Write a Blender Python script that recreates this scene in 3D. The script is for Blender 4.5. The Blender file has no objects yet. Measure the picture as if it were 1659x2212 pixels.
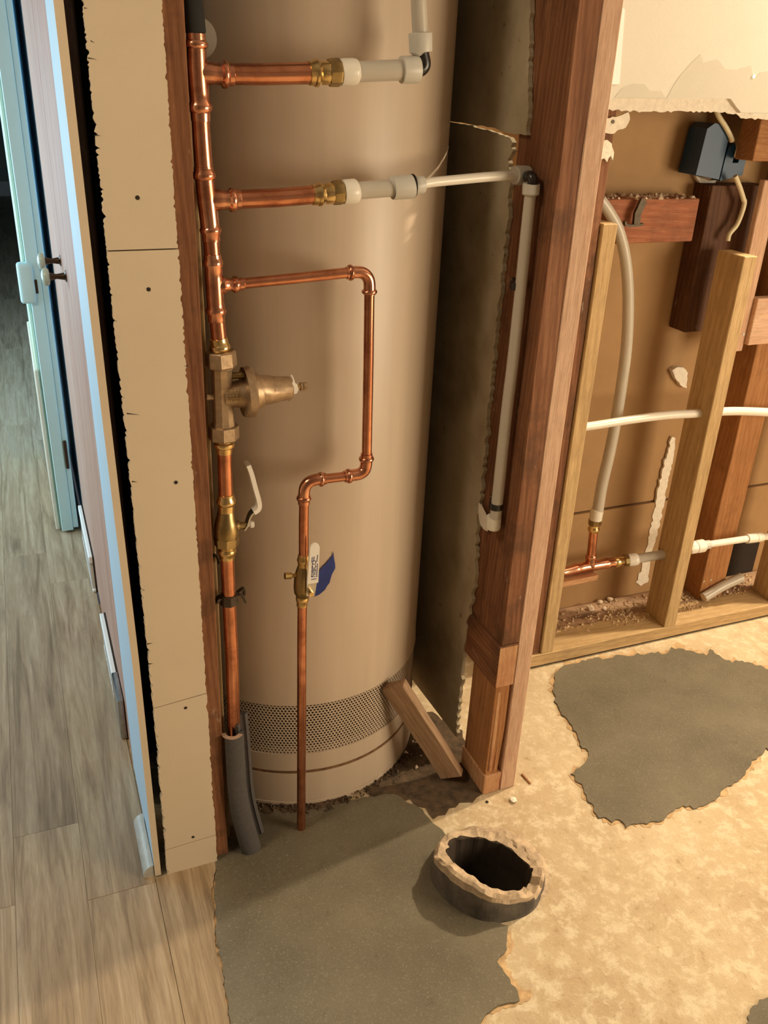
import bpy, bmesh, math, random
from mathutils import Vector, Matrix
from mathutils.geometry import delaunay_2d_cdt
random.seed(7)
scene = bpy.context.scene
COL = scene.collection

# ------------------------------------------------------------------ camera
F, H = 1900.0, 1.40                       # focal length in photo pixels, eye height
PITCH, ROLL, YAW = math.radians(26.218), math.radians(-2.623), math.radians(23.034)
fwd = Vector((math.sin(YAW)*math.cos(PITCH), math.cos(YAW)*math.cos(PITCH), -math.sin(PITCH)))
rt0 = Vector((math.cos(YAW), -math.sin(YAW), 0)); dn0 = fwd.cross(rt0)
cr, sr = math.cos(ROLL), math.sin(ROLL)
RT = rt0*cr + dn0*sr; DN = -rt0*sr + dn0*cr; FW = fwd
CAM = Vector((0, 0, H))
cam = bpy.data.cameras.new('camera'); cam_o = bpy.data.objects.new('camera', cam); COL.objects.link(cam_o)
m = Matrix((RT, -DN, -FW)).transposed().to_4x4(); m.translation = CAM
cam_o.matrix_world = m
cam.sensor_fit = 'VERTICAL'; cam.sensor_height = 36.0; cam.sensor_width = 27.0
cam.lens = F*36.0/2212.0; cam.clip_start = 0.02
scene.camera = cam_o

# ------------------------------------------------------------------ light
w = bpy.data.worlds.new('world'); scene.world = w; w.use_nodes = True
w.node_tree.nodes['Background'].inputs[0].default_value = (0.75, 0.85, 1.0, 1)
w.node_tree.nodes['Background'].inputs[1].default_value = 0.05
def lamp(name, kind, loc, power, color, size=0.1, size_y=None, target=None):
    l = bpy.data.lights.new(name, kind); l.energy = power; l.color = color
    if kind == 'AREA':
        l.size = size
        if size_y: l.shape = 'RECTANGLE'; l.size_y = size_y
    else: l.shadow_soft_size = size
    o = bpy.data.objects.new(name, l); COL.objects.link(o); o.location = loc
    if target is not None:
        o.rotation_euler = (Vector(target)-Vector(loc)).to_track_quat('-Z', 'Y').to_euler()
    return o
WARM = (1.0, 0.81, 0.56)
lamp('vanity_light', 'POINT', (2.30, 1.50, 2.02), 150, WARM, 0.03)
lamp('work_light', 'AREA', (2.75, -0.65, 1.05), 54, WARM, 1.15, target=(0.45, 1.35, 0.95))
lamp('hall_fill_light', 'AREA', (-0.85, 0.95, 2.40), 18, WARM, 0.4, target=(-0.85, 0.95, 0))  # added fill lamp that warms the hallway planks, no known fixture
lamp('hall_daylight', 'AREA', (-1.28, 3.5, 1.05), 58, (0.58, 0.84, 1.0), 2.6, 1.1, target=(0.2, 3.5, 1.15))
vs = scene.view_settings
vs.view_transform = 'Standard'; vs.look = 'None'; vs.exposure = 0.22; vs.gamma = 1.0; vs.use_curve_mapping = False

# ------------------------------------------------------------------ pixel -> place helpers
def ray(x, y): return RT*((x-829.5)/F) + DN*((y-1106)/F) + FW
def PY(x, y, Y): d = ray(x, y); return CAM + d*(Y/d.y)
def PX(x, y, X): d = ray(x, y); return CAM + d*(X/d.x)
def PZ(x, y, Z=0.0): d = ray(x, y); return CAM + d*((Z-H)/d.z)
def mpp(p): return (p-CAM).dot(FW)/F            # metres per photo pixel at a point

# ------------------------------------------------------------------ materials
def newmat(name):
    m = bpy.data.materials.new(name); m.use_nodes = True
    nt = m.node_tree; b = nt.nodes['Principled BSDF']
    return m, nt, b
def nd(nt, t, **kw):
    n = nt.nodes.new(t)
    for k, v in kw.items():
        if k in n.inputs.keys() if hasattr(n.inputs, 'keys') else False: n.inputs[k].default_value = v
        else: setattr(n, k, v)
    return n
def ramp(nt, src, stops):
    r = nt.nodes.new('ShaderNodeValToRGB')
    el = r.color_ramp.elements
    while len(el) < len(stops): el.new(0.5)
    for e, (p, c) in zip(el, stops):
        e.position = p; e.color = (*c, 1) if len(c) == 3 else c
    nt.links.new(src, r.inputs[0]); return r.outputs[0]
def noise(nt, vec, scale, detail=4, rough=0.6, dist=0.0):
    n = nt.nodes.new('ShaderNodeTexNoise'); n.inputs['Scale'].default_value = scale
    n.inputs['Detail'].default_value = detail; n.inputs['Roughness'].default_value = rough
    n.inputs['Distortion'].default_value = dist
    if vec is not None: nt.links.new(vec, n.inputs['Vector'])
    return n.outputs['Fac']
def coords(nt, scale=(1, 1, 1), rand=True):
    tc = nt.nodes.new('ShaderNodeTexCoord'); src = tc.outputs['Object']
    if rand:
        oi = nt.nodes.new('ShaderNodeObjectInfo'); mu = nt.nodes.new('ShaderNodeMath'); mu.operation = 'MULTIPLY'
        mu.inputs[1].default_value = 37.0; nt.links.new(oi.outputs['Random'], mu.inputs[0])
        ad = nt.nodes.new('ShaderNodeVectorMath'); ad.operation = 'ADD'
        nt.links.new(src, ad.inputs[0]); nt.links.new(mu.outputs[0], ad.inputs[1]); src = ad.outputs[0]
    mp = nt.nodes.new('ShaderNodeMapping'); mp.inputs['Scale'].default_value = scale
    nt.links.new(src, mp.inputs['Vector']); return mp.outputs[0]
def mix(nt, a, b, fac, mode='MIX'):
    n = nt.nodes.new('ShaderNodeMix'); n.data_type = 'RGBA'; n.blend_type = mode
    for sock, v in ((n.inputs[6], a), (n.inputs[7], b), (n.inputs[0], fac)):
        if hasattr(v, 'links') or isinstance(v, bpy.types.NodeSocket): nt.links.new(v, sock)
        elif isinstance(v, (tuple, list)): sock.default_value = (*v, 1) if len(v) == 3 else v
        else: sock.default_value = v
    return n.outputs[2]
def bump(nt, b, h, strength=0.3, dist=0.002):
    n = nt.nodes.new('ShaderNodeBump'); n.inputs['Strength'].default_value = strength; n.inputs['Distance'].default_value = dist
    nt.links.new(h, n.inputs['Height']); nt.links.new(n.outputs[0], b.inputs['Normal'])
def plain(name, c, rough=0.5, metal=0.0, var=0.08, scale=40, bstr=0.0, spec=0.5, sss=0.0, coat=0.0):
    m, nt, b = newmat(name); v = coords(nt)
    n = noise(nt, v, scale, 4)
    lo = tuple(max(0, x*(1-var)) for x in c); hi = tuple(min(1, x*(1+var)) for x in c)
    nt.links.new(ramp(nt, n, [(0.3, lo), (0.7, hi)]), b.inputs['Base Color'])
    b.inputs['Roughness'].default_value = rough; b.inputs['Metallic'].default_value = metal
    b.inputs['Specular IOR Level'].default_value = spec
    if sss: b.inputs['Subsurface Weight'].default_value = sss; b.inputs['Subsurface Radius'].default_value = (.004, .004, .003); b.inputs['Subsurface Scale'].default_value = 1.0
    if coat: b.inputs['Coat Weight'].default_value = coat
    if bstr: bump(nt, b, n, bstr, 0.002)
    return m
def wood(name, dark, mid, light, ring=28, rough=0.7, stain=None, stain_amt=0.0, knots=True):
    m, nt, b = newmat(name)
    v = coords(nt, (1, 1, 0.055)); v2 = coords(nt, (1, 1, 0.25)); v3 = coords(nt, (1, 1, 1))
    fine = noise(nt, v, 420, 3, 0.7)
    broad = noise(nt, v, ring, 3, 0.55, 0.8)
    wv = nt.nodes.new('ShaderNodeTexWave'); wv.wave_type = 'BANDS'; wv.bands_direction = 'DIAGONAL'
    wv.inputs['Scale'].default_value = ring*1.6; wv.inputs['Distortion'].default_value = 5.0; wv.inputs['Detail'].default_value = 2
    wv.inputs['Detail Scale'].default_value = 1.4
    nt.links.new(v, wv.inputs['Vector'])
    c1 = ramp(nt, broad, [(0.28, dark), (0.5, mid), (0.72, light)])
    c2 = ramp(nt, wv.outputs['Fac'], [(0.1, mid), (0.8, light)])
    c = mix(nt, c1, c2, 0.45)
    c = mix(nt, c, ramp(nt, fine, [(0.3, (0.52, 0.47, 0.41)), (0.6, (1, 1, 1))]), 0.65, 'MULTIPLY')
    if knots:
        vo = nt.nodes.new('ShaderNodeTexVoronoi'); vo.inputs['Scale'].default_value = 7.5; nt.links.new(v2, vo.inputs['Vector'])
        k = ramp(nt, vo.outputs['Distance'], [(0.0, (0, 0, 0)), (0.06, (0, 0, 0)), (0.13, (1, 1, 1))])
        c = mix(nt, c, mix(nt, tuple(x*0.35 for x in dark), (1, 1, 1), k), 0.75, 'MULTIPLY')
    if stain:
        s = noise(nt, v3, 11, 5, 0.65)
        c = mix(nt, c, stain, ramp(nt, s, [(0.52, (0, 0, 0)), (0.66, (stain_amt,)*3)]))
        s2 = noise(nt, v2, 55, 4, 0.7)
        c = mix(nt, c, (0.62, 0.55, 0.46), ramp(nt, s2, [(0.66, (0, 0, 0)), (0.74, (0.55*stain_amt+.1,)*3)]))
    nt.links.new(c, b.inputs['Base Color']); b.inputs['Roughness'].default_value = rough
    b.inputs['Specular IOR Level'].default_value = 0.25
    bump(nt, b, fine, 0.25, 0.0012)
    return m
M = {}
M['pine'] = wood('pine', (.36, .23, .10), (.50, .34, .165), (.60, .43, .23), 22, stain=(.30, .21, .11), stain_amt=.25)
M['fir'] = wood('old_fir', (.085, .033, .015), (.20, .080, .036), (.30, .140, .070), 34, stain=(.07, .035, .018), stain_amt=.55)
M['fir_orange'] = wood('orange_fir', (.24, .095, .032), (.37, .165, .060), (.46, .225, .095), 26, stain=(.16, .07, .03), stain_amt=.3)
M['pink'] = wood('planed_fir', (.50, .30, .19), (.60, .385, .265), (.68, .46, .33), 16, stain=(.45, .24, .14), stain_amt=.25)
M['fir_red'] = wood('red_fir', (.22, .070, .032), (.36, .125, .060), (.44, .185, .10), 24, stain=(.12, .05, .025), stain_amt=.4)
M['fir_dark'] = wood('dark_fir', (.055, .022, .010), (.10, .042, .020), (.15, .07, .036), 26, stain=(.04, .02, .01), stain_amt=.4)
M['scrap'] = wood('grey_scrap', (.30, .18, .10), (.44, .28, .17), (.54, .38, .26), 30, stain=(.20, .12, .07), stain_amt=.4)
M['endgrain'] = wood('pale_endgrain', (.42, .20, .10), (.55, .30, .15), (.63, .38, .21), 30, stain=(.35, .12, .06), stain_amt=.5, knots=False)
M['door_wood'] = wood('veneer', (.36, .175, .125), (.50, .28, .21), (.60, .42, .34), 10, 0.45, knots=False)
M['plank'] = None
M['copper'] = None
def copper(name, c1, c2, c3, r1, r2):
    m, nt, b = newmat(name); v = coords(nt); n = noise(nt, v, 30, 4, 0.55); n2 = noise(nt, v, 240, 3)
    nt.links.new(ramp(nt, n, [(0.32, c1), (0.5, c2), (0.7, c3)]), b.inputs['Base Color'])
    nt.links.new(ramp(nt, n, [(0.3, (r2,)*3), (0.7, (r1,)*3)]), b.inputs['Roughness'])
    b.inputs['Metallic'].default_value = 1.0; bump(nt, b, n2, 0.035, 0.001); return m
M['copper'] = copper('copper', (.42, .165, .09), (.62, .265, .155), (.72, .34, .21), .17, .30)
M['copper_bright'] = copper('copper_fitting', (.46, .19, .11), (.70, .33, .21), (.82, .44, .30), .14, .28)
M['brass'] = copper('brass', (.50, .34, .12), (.72, .52, .24), (.80, .62, .33), .18, .32)
M['brass_dark'] = copper('dull_brass', (.20, .14, .055), (.34, .245, .11), (.44, .33, .16), .28, .45)
M['bronze'] = plain('cast_bronze', (.42, .30, .19), .42, 0.75, .18, 90, .25)
M['iron'] = plain('dark_iron', (.075, .055, .035), .55, 0.6, .3, 60, .3)
M['steel'] = plain('steel', (.55, .53, .50), .3, 1.0, .1, 60)
M['pex'] = plain('pex', (.50, .46, .395), .32, 0, .03, 20, 0, .5, .35)
M['pex_bright'] = plain('white_pex', (.76, .72, .64), .30, 0, .03, 20, 0, .5, .3)
M['collar'] = plain('collar_plastic', (.54, .52, .47), .40, 0, .03, 30, 0, .5, .15)
M['black'] = plain('black_plastic', (.016, .013, .012), .28, 0, .2, 30)
M['rubber'] = plain('black_foam', (.012, .012, .011), .85, 0, .2, 30, .3)
M['foam'] = plain('grey_foam', (.075, .068, .066), .9, 0, .12, 120, .3)
M['foam_cut'] = plain('foam_cut', (.42, .28, .20), .9, 0, .15, 160, .3)
M['white_plastic'] = plain('white_coating', (.80, .75, .68), .35, 0, .03, 40)
M['ink'] = plain('blue_ink', (.03, .035, .16), .5, 0, .1, 40)
M['tape'] = plain('blue_tape', (.020, .040, .21), .6, 0, .15, 60, .1)
M['bluebox'] = plain('blue_plastic', (.010, .048, .115), .45, 0, .1, 40)
M['cable'] = plain('cable_sheath', (.62, .54, .36), .5, 0, .08, 40)
M['hallpaint'] = plain('pale_blue_paint', (.47, .68, .86), .5, 0, .02, 20)
M['doorpaint'] = plain('pale_cyan_paint', (.52, .77, .80), .45, 0, .02, 20)
M['whitepaint'] = plain('white_paint', (.78, .80, .78), .5, 0, .02, 20)
M['beigepaint'] = plain('beige_paint', (.66, .62, .50), .5, 0, .04, 20)
M['greenpaint'] = plain('pale_green_paint', (.55, .70, .56), .5, 0, .04, 20)
M['greyshoe'] = plain('grey_moulding', (.40, .40, .36), .45, 0, .12, 60)
M['chrome'] = plain('brushed_metal', (.42, .42, .42), .25, 1.0, .2, 30)
M['knob'] = plain('porcelain', (.46, .58, .52), .2, 0, .05, 20)
M['dark_bronze'] = plain('dark_bronze', (.07, .045, .03), .35, .8, .2, 40)
M['gypsum'] = plain('gypsum_core', (.78, .72, .62), .95, 0, .1, 90, .6)
M['plaster_bit'] = plain('plaster_crumb', (.72, .58, .44), .95, 0, .15, 90, .5)
M['sawdust'] = plain('sawdust', (.56, .40, .24), .95, 0, .3, 140, .5)
M['kraft'] = plain('kraft_paper', (.37, .22, .098), .8, 0, .06, 14, .08)
M['paper_grey'] = None
M['cavity'] = plain('cavity_shade', (.022, .014, .009), .9, 0, .3, 20)  # near-black: the shade of gaps and recesses is put into the colour
M['ceiling'] = plain('ceiling_paint', (.28, .25, .22), .8, 0, .03, 10)
M['roomwall'] = plain('room_wall', (.20, .17, .14), .8, 0, .03, 10)
M['farwall'] = plain('far_wall', (.30, .36, .30), .8, 0, .1, 3)
M['disc'] = None

def surf_drywall(name, base, torn=None, bstr=.12):
    m, nt, b = newmat(name); v = coords(nt, rand=False)
    n = noise(nt, v, 3.2, 4); f = noise(nt, v, 260, 3)
    c = ramp(nt, n, [(0.3, tuple(x*.93 for x in base)), (0.7, base)])
    if torn:
        t = noise(nt, v, 9, 6, .55)
        c = mix(nt, c, torn, ramp(nt, t, [(0.60, (0, 0, 0)), (0.63, (.5, .5, .5))]))
    nt.links.new(c, b.inputs['Base Color']); b.inputs['Roughness'].default_value = .85
    b.inputs['Specular IOR Level'].default_value = .2
    bump(nt, b, f, bstr, .001); return m
M['strip'] = surf_drywall('cream_drywall', (.66, .555, .415))
M['cream'] = surf_drywall('cream_wall_paint', (.68, .65, .575))
M['cream2'] = surf_drywall('scraped_cream', (.60, .565, .485))
def dirty_board():
    m, nt, b = newmat('dirty_drywall_back'); v = coords(nt, rand=False)
    n = noise(nt, v, 7, 6, .6); n2 = noise(nt, v, 42, 5, .7); f = noise(nt, v, 300, 2)
    c = ramp(nt, n, [(0.25, (.27, .22, .14)), (0.5, (.42, .36, .25)), (0.75, (.52, .45, .33))])
    c = mix(nt, c, (.07, .05, .028), ramp(nt, n2, [(0.64, (0, 0, 0)), (0.72, (.8, .8, .8))]))
    nt.links.new(c, b.inputs['Base Color']); b.inputs['Roughness'].default_value = .9
    bump(nt, b, n2, .25, .002); return m
M['paper_grey'] = dirty_board()
def old_concrete():
    m, nt, b = newmat('old_concrete'); v = coords(nt, rand=False)
    n = noise(nt, v, 3.2, 7, .62); n2 = noise(nt, v, 27, 8, .72, .2); n3 = noise(nt, v, 110, 5, .75); n5 = noise(nt, v, 48, 4, .6, 1.0); f = noise(nt, v, 420, 3)
    c = ramp(nt, n, [(0.30, (.46, .345, .215)), (0.5, (.55, .435, .28)), (0.68, (.62, .51, .34))])
    c = mix(nt, c, (.72, .63, .455), ramp(nt, n2, [(0.49, (0, 0, 0)), (0.60, (.75, .75, .75))]))
    c = mix(nt, c, (.38, .265, .145), ramp(nt, n2, [(0.30, (.75, .75, .75)), (0.42, (0, 0, 0))]))
    c = mix(nt, c, (.17, .115, .06), ramp(nt, n3, [(0.645, (0, 0, 0)), (0.70, (.8, .8, .8))]))
    c = mix(nt, c, (.20, .145, .085), ramp(nt, n5, [(0.70, (0, 0, 0)), (0.735, (.8, .8, .8))]))
    c = mix(nt, c, (.80, .72, .55), ramp(nt, f, [(0.62, (0, 0, 0)), (0.72, (.5, .5, .5))]))
    nt.links.new(c, b.inputs['Base Color']); b.inputs['Roughness'].default_value = .88
    b.inputs['Specular IOR Level'].default_value = .2
    ht = mix(nt, n3, n2, .55); bump(nt, b, ht, .8, .005); return m
M['floor'] = old_concrete()
def grey_concrete():
    m, nt, b = newmat('fresh_grey_concrete'); v = coords(nt, rand=False)
    n = noise(nt, v, 6, 5, .55); n3 = noise(nt, v, 330, 4, .75); n2 = noise(nt, v, 34, 5, .65); n4 = noise(nt, v, 120, 4, .7)
    c = ramp(nt, n, [(0.3, (.115, .098, .066)), (0.7, (.172, .150, .102))])
    c = mix(nt, c, (.36, .33, .26), ramp(nt, n3, [(0.585, (0, 0, 0)), (0.68, (.75, .75, .75))]))
    c = mix(nt, c, (.045, .038, .026), ramp(nt, n3, [(0.30, (.75, .75, .75)), (0.40, (0, 0, 0))]))
    c = mix(nt, c, (.26, .235, .175), ramp(nt, n4, [(0.62, (0, 0, 0)), (0.72, (.5, .5, .5))]))
    c = mix(nt, c, (.075, .065, .046), ramp(nt, n2, [(0.62, (0, 0, 0)), (0.72, (.45, .45, .45))]))
    nt.links.new(c, b.inputs['Base Color']); b.inputs['Roughness'].default_value = .60
    b.inputs['Specular IOR Level'].default_value = .35
    bump(nt, b, mix(nt, n3, n4, .5), .7, .0025); return m
M['patch'] = grey_concrete()
M['fringe'] = plain('orange_residue', (.50, .34, .18), .9, 0, .3, 60, .4)
M['dirt'] = plain('dark_dirt', (.085, .055, .03), .95, 0, .5, 45, .6)
def plank_mat():
    m, nt, b = newmat('vinyl_plank'); v = coords(nt, (1, .05, 1)); v2 = coords(nt, (1, .13, 1))
    n = noise(nt, v, 42, 6, .66, 1.2); n2 = noise(nt, v2, 11, 5, .62, .9); f = noise(nt, v, 330, 3, .7)
    c = ramp(nt, n, [(0.26, (.19, .13, .075)), (0.46, (.37, .27, .165)), (0.58, (.45, .345, .225)), (0.76, (.54, .43, .30))])
    c = mix(nt, c, (.16, .112, .07), ramp(nt, n2, [(0.52, (0, 0, 0)), (0.68, (.6, .6, .6))]))
    c = mix(nt, c, (.44, .35, .25), ramp(nt, n2, [(0.30, (.5, .5, .5)), (0.42, (0, 0, 0))]))
    c = mix(nt, c, ramp(nt, f, [(0.3, (.68, .66, .62)), (0.6, (1, 1, 1))]), .6, 'MULTIPLY')
    oi = nt.nodes.new('ShaderNodeObjectInfo')
    c = mix(nt, c, ramp(nt, oi.outputs['Random'], [(0, (.88, .88, .88)), (1, (1.0, 1.0, 1.0))]), 1.0, 'MULTIPLY')
    nt.links.new(c, b.inputs['Base Color']); b.inputs['Roughness'].default_value = .46
    bump(nt, b, f, .15, .0008); return m
M['plank'] = plank_mat()
def tank_mat():
    m, nt, b = newmat('beige_enamel'); v = coords(nt, (1, 1, .05), rand=False); v2 = coords(nt, rand=False)
    n = noise(nt, v, 26, 3); d = noise(nt, v2, 30, 5, .7)
    c = ramp(nt, n, [(0.3, (.51, .405, .305)), (0.7, (.57, .455, .345))])
    c = mix(nt, c, (.27, .19, .12), ramp(nt, d, [(0.735, (0, 0, 0)), (0.78, (.7, .7, .7))]))
    nt.links.new(c, b.inputs['Base Color']); b.inputs['Roughness'].default_value = .38
    f = noise(nt, v2, 180, 2); bump(nt, b, f, .05, .001); return m
M['tank'] = tank_mat()
M['rustline'] = plain('rusty_seam', (.17, .085, .035), .8, 0, .4, 70, .2)
M['clay'] = plain('clay_pipe', (.10, .085, .07), .8, 0, .5, 26, .5)
M['mortar'] = plain('broken_mortar', (.44, .335, .225), .95, 0, .3, 45, .8)
M['dark_brown'] = plain('pipe_inside', (.035, .022, .012), .9, 0, .4, 20)  # near-black brown for the pipe inside and the dark pebble
def disc_mat():
    m, nt, b = newmat('clear_plastic_disc'); b.inputs['Base Color'].default_value = (.8, .76, .66, 1)
    b.inputs['Alpha'].default_value = .16; b.inputs['Roughness'].default_value = .25; return m
M['disc'] = disc_mat()

# ------------------------------------------------------------------ object helpers
def link(name, bm_or_mesh, mat, parent=None, smooth=False):
    if isinstance(bm_or_mesh, bmesh.types.BMesh):
        bmesh.ops.recalc_face_normals(bm_or_mesh, faces=bm_or_mesh.faces[:])
        me = bpy.data.meshes.new(name); bm_or_mesh.to_mesh(me); bm_or_mesh.free()
    else: me = bm_or_mesh
    me.materials.append(mat)
    if smooth:
        for p in me.polygons: p.use_smooth = True
        if smooth is not True: me.set_sharp_from_angle(angle=math.radians(smooth))
    o = bpy.data.objects.new(name, me); COL.objects.link(o)
    if parent is not None: o.parent = parent
    return o
def tag(o, label, cat=None, group=None, kind=None):
    o['label'] = label
    if cat: o['category'] = cat
    if group: o['group'] = group
    if kind: o['kind'] = kind
    return o
def thing(name, label, cat, loc=(0, 0, 0), group=None):
    o = bpy.data.objects.new(name, None); COL.objects.link(o); o.empty_display_size = .05
    o.location = loc; return tag(o, label, cat, group)
def root_at(name, label, cat, loc, group=None):
    """Empty at a thing's base; parts keep world coordinates through child()."""
    return thing(name, label, cat, loc, group)
def child(o, root):
    o.parent = root; o.matrix_parent_inverse = Matrix.Translation(-root.location); return o
def sub(o, part):
    """third level: a piece of a part, both in world coordinates."""
    o.parent = part; o.matrix_parent_inverse = part.matrix_basis.inverted(); return o
def bm_box(lo, hi, bevel=0.0, segs=1):
    bm = bmesh.new(); lo, hi = Vector(lo), Vector(hi)
    bmesh.ops.create_cube(bm, size=1.0)
    bmesh.ops.scale(bm, vec=hi-lo, verts=bm.verts); bmesh.ops.translate(bm, vec=(lo+hi)/2, verts=bm.verts)
    if bevel: bmesh.ops.bevel(bm, geom=bm.edges[:], offset=bevel, segments=segs, affect='EDGES', profile=.6)
    return bm
def board(name, p0, p1, width_dir, width, thick, mat, bevel=.0018, rag=0.0):
    """A timber from p0 to p1 (centre line), local Z along the grain, local X along width_dir."""
    p0, p1 = Vector(p0), Vector(p1); z = (p1-p0).normalized()
    x = Vector(width_dir); x = (x - z*x.dot(z)).normalized(); y = z.cross(x)
    L = (p1-p0).length
    bm = bm_box((-width/2, -thick/2, -L/2), (width/2, thick/2, L/2), 0)
    n = max(1, int(L/.12))
    es = [e for e in bm.edges if abs((e.verts[0].co-e.verts[1].co).z) > L*.5]
    bmesh.ops.subdivide_edges(bm, edges=es, cuts=n, use_grid_fill=True)
    rnd = random.Random(hash(name) % 997 + int(L*1e4))
    for v in bm.verts:
        v.co.x += rnd.uniform(-1, 1)*rag; v.co.y += rnd.uniform(-1, 1)*rag
    long_e = [e for e in bm.edges if len(e.link_faces) == 2 and e.calc_face_angle(0) > .7]
    if bevel: bmesh.ops.bevel(bm, geom=long_e, offset=bevel, segments=1, affect='EDGES')
    o = link(name, bm, mat)
    mm = Matrix((x, y, z)).transposed().to_4x4(); mm.translation = (p0+p1)/2
    o.matrix_world = mm
    return o
def post(name, x0, x1, y0, y1, z0, z1, mat, **k):
    return board(name, ((x0+x1)/2, (y0+y1)/2, z0), ((x0+x1)/2, (y0+y1)/2, z1), (1, 0, 0), x1-x0, y1-y0, mat, **k)
def rail(name, x0, x1, y0, y1, z0, z1, mat, **k):
    return board(name, (x0, (y0+y1)/2, (z0+z1)/2), (x1, (y0+y1)/2, (z0+z1)/2), (0, 1, 0), y1-y0, z1-z0, mat, **k)
def beam_y(name, x0, x1, y0, y1, z0, z1, mat, **k):
    return board(name, ((x0+x1)/2, y0, (z0+z1)/2), ((x0+x1)/2, y1, (z0+z1)/2), (1, 0, 0), x1-x0, z1-z0, mat, **k)

def frames(pts):
    T = []
    for i in range(len(pts)):
        a = pts[max(i-1, 0)]; b = pts[min(i+1, len(pts)-1)]
        t = (b-a); T.append(t.normalized() if t.length > 1e-9 else (T[-1] if T else Vector((0, 0, 1))))
    up = Vector((0, -1, 0.02))
    if abs(T[0].dot(up.normalized())) > .95: up = Vector((0, 0.02, 1))
    n = (up - T[0]*up.dot(T[0])).normalized(); fr = []
    for t in T:
        n = (n - t*n.dot(t)).normalized(); fr.append((t, n, t.cross(n)))
    return fr
def bm_sweep(pts, radii, seg=20, cap=True, arc=None, inner=None, phase=0.0):
    """Swept tube; arc=(a0,a1) with inner radii makes an open C section."""
    bm = bmesh.new(); pts = [Vector(p) for p in pts]; fr = frames(pts); rings = []
    for p, r, (t, n, bi), i in zip(pts, radii, fr, range(len(pts))):
        ring = []
        if arc is None:
            for k in range(seg):
                a = 2*math.pi*k/seg + phase
                ring.append(bm.verts.new(p + (n*math.cos(a)+bi*math.sin(a))*r))
        else:
            for k in range(seg+1):
                a = arc[0] + (arc[1]-arc[0])*k/seg
                ring.append(bm.verts.new(p + (n*math.cos(a)+bi*math.sin(a))*r))
            for k in range(seg, -1, -1):
                a = arc[0] + (arc[1]-arc[0])*k/seg
                ring.append(bm.verts.new(p + (n*math.cos(a)+bi*math.sin(a))*inner[i]))
        rings.append(ring)
    for a, b in zip(rings[:-1], rings[1:]):
        L = len(a)
        for k in range(L): bm.faces.new((a[k], a[(k+1) % L], b[(k+1) % L], b[k]))
    if cap:
        if arc is None:
            bm.faces.new(rings[0][::-1]); bm.faces.new(rings[-1])
        else:
            for rg in (rings[0], rings[-1]):
                L = len(rg)
                for k in range(seg): bm.faces.new((rg[k], rg[k+1], rg[L-2-k], rg[L-1-k]))
    return bm
def smooth_path(pts, n=8):
    P = [Vector(p) for p in pts]; out = []
    for i in range(len(P)-1):
        p0 = P[max(i-1, 0)]; p1 = P[i]; p2 = P[i+1]; p3 = P[min(i+2, len(P)-1)]
        for k in range(n):
            t = k/n
            out.append(.5*((2*p1)+(p2-p0)*t+(2*p0-5*p1+4*p2-p3)*t*t+(3*p1-p0-3*p2+p3)*t**3))
    out.append(P[-1]); return out
def turn(name, prof, root, mat, plane, seg=22, sharp=38, phase=0.0):
    """Turned part from (px, py, radius_px) triples laid on a plane given by plane(px, py)."""
    pts = [plane(a, b) for a, b, c in prof]; rad = [c*mpp(p) for (a, b, c), p in zip(prof, pts)]
    # drop coincident points by nudging so steps stay crisp
    for i in range(1, len(pts)):
        if (pts[i]-pts[i-1]).length < 1e-5: pts[i] = pts[i] + (pts[-1]-pts[0]).normalized()*1e-4
    ax = (pts[-1]-pts[0]).normalized()
    bm = bm_sweep(pts, rad, seg, phase=phase)
    return child(link(name, bm, mat, smooth=sharp), root)
def tube(name, pts, r, root, mat, seg=18, inner=None):
    rr = r if isinstance(r, (list, tuple)) else [r]*len(pts)
    o = link(name, bm_sweep(pts, rr, seg), mat, smooth=38)
    return child(o, root) if root else o
def prism(outline, offset):
    """Solid from a planar outline (list of Vectors) pushed along offset."""
    bm = bmesh.new(); vs = [bm.verts.new(p) for p in outline]
    f = bm.faces.new(vs)
    r = bmesh.ops.extrude_face_region(bm, geom=[f]); nv = [g for g in r['geom'] if isinstance(g, bmesh.types.BMVert)]
    bmesh.ops.translate(bm, vec=offset, verts=nv)
    bmesh.ops.triangulate(bm, faces=[f for f in bm.faces if len(f.verts) > 4], ngon_method='EAR_CLIP')
    return bm
def ragged(pts, step, amp, seed=1, closed=True):
    """Subdivide a pixel outline and shake it sideways."""
    rnd = random.Random(seed); out = []
    n = len(pts); rng = range(n if closed else n-1)
    for i in rng:
        a = pts[i]; b = pts[(i+1) % n]; d = math.hypot(b[0]-a[0], b[1]-a[1])
        A = amp if len(a) < 3 else a[2]
        k = max(1, int(d/step)); nx, ny = -(b[1]-a[1])/max(d, 1e-6), (b[0]-a[0])/max(d, 1e-6)
        for j in range(k):
            t = j/k; s = rnd.uniform(-1, 1)*A if j else rnd.uniform(-.4, .4)*A
            out.append((a[0]+(b[0]-a[0])*t+nx*s, a[1]+(b[1]-a[1])*t+ny*s))
    if not closed: out.append(pts[-1][:2])
    return out
def chunk(name, p, size, mat, seed, flat=.7):
    rnd = random.Random(seed); bm = bmesh.new(); bmesh.ops.create_icosphere(bm, subdivisions=1, radius=size)
    for v in bm.verts: v.co = Vector((v.co.x*rnd.uniform(.75, 1.25), v.co.y*rnd.uniform(.7, 1.2), v.co.z*flat*rnd.uniform(.7, 1.2)))
    zmin = min(v.co.z for v in bm.verts)
    bmesh.ops.translate(bm, vec=(0, 0, -zmin-.0005), verts=bm.verts)
    o = link(name, bm, mat); o.location = p; o.rotation_euler = (0, 0, rnd.uniform(0, 6)); return o
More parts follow.
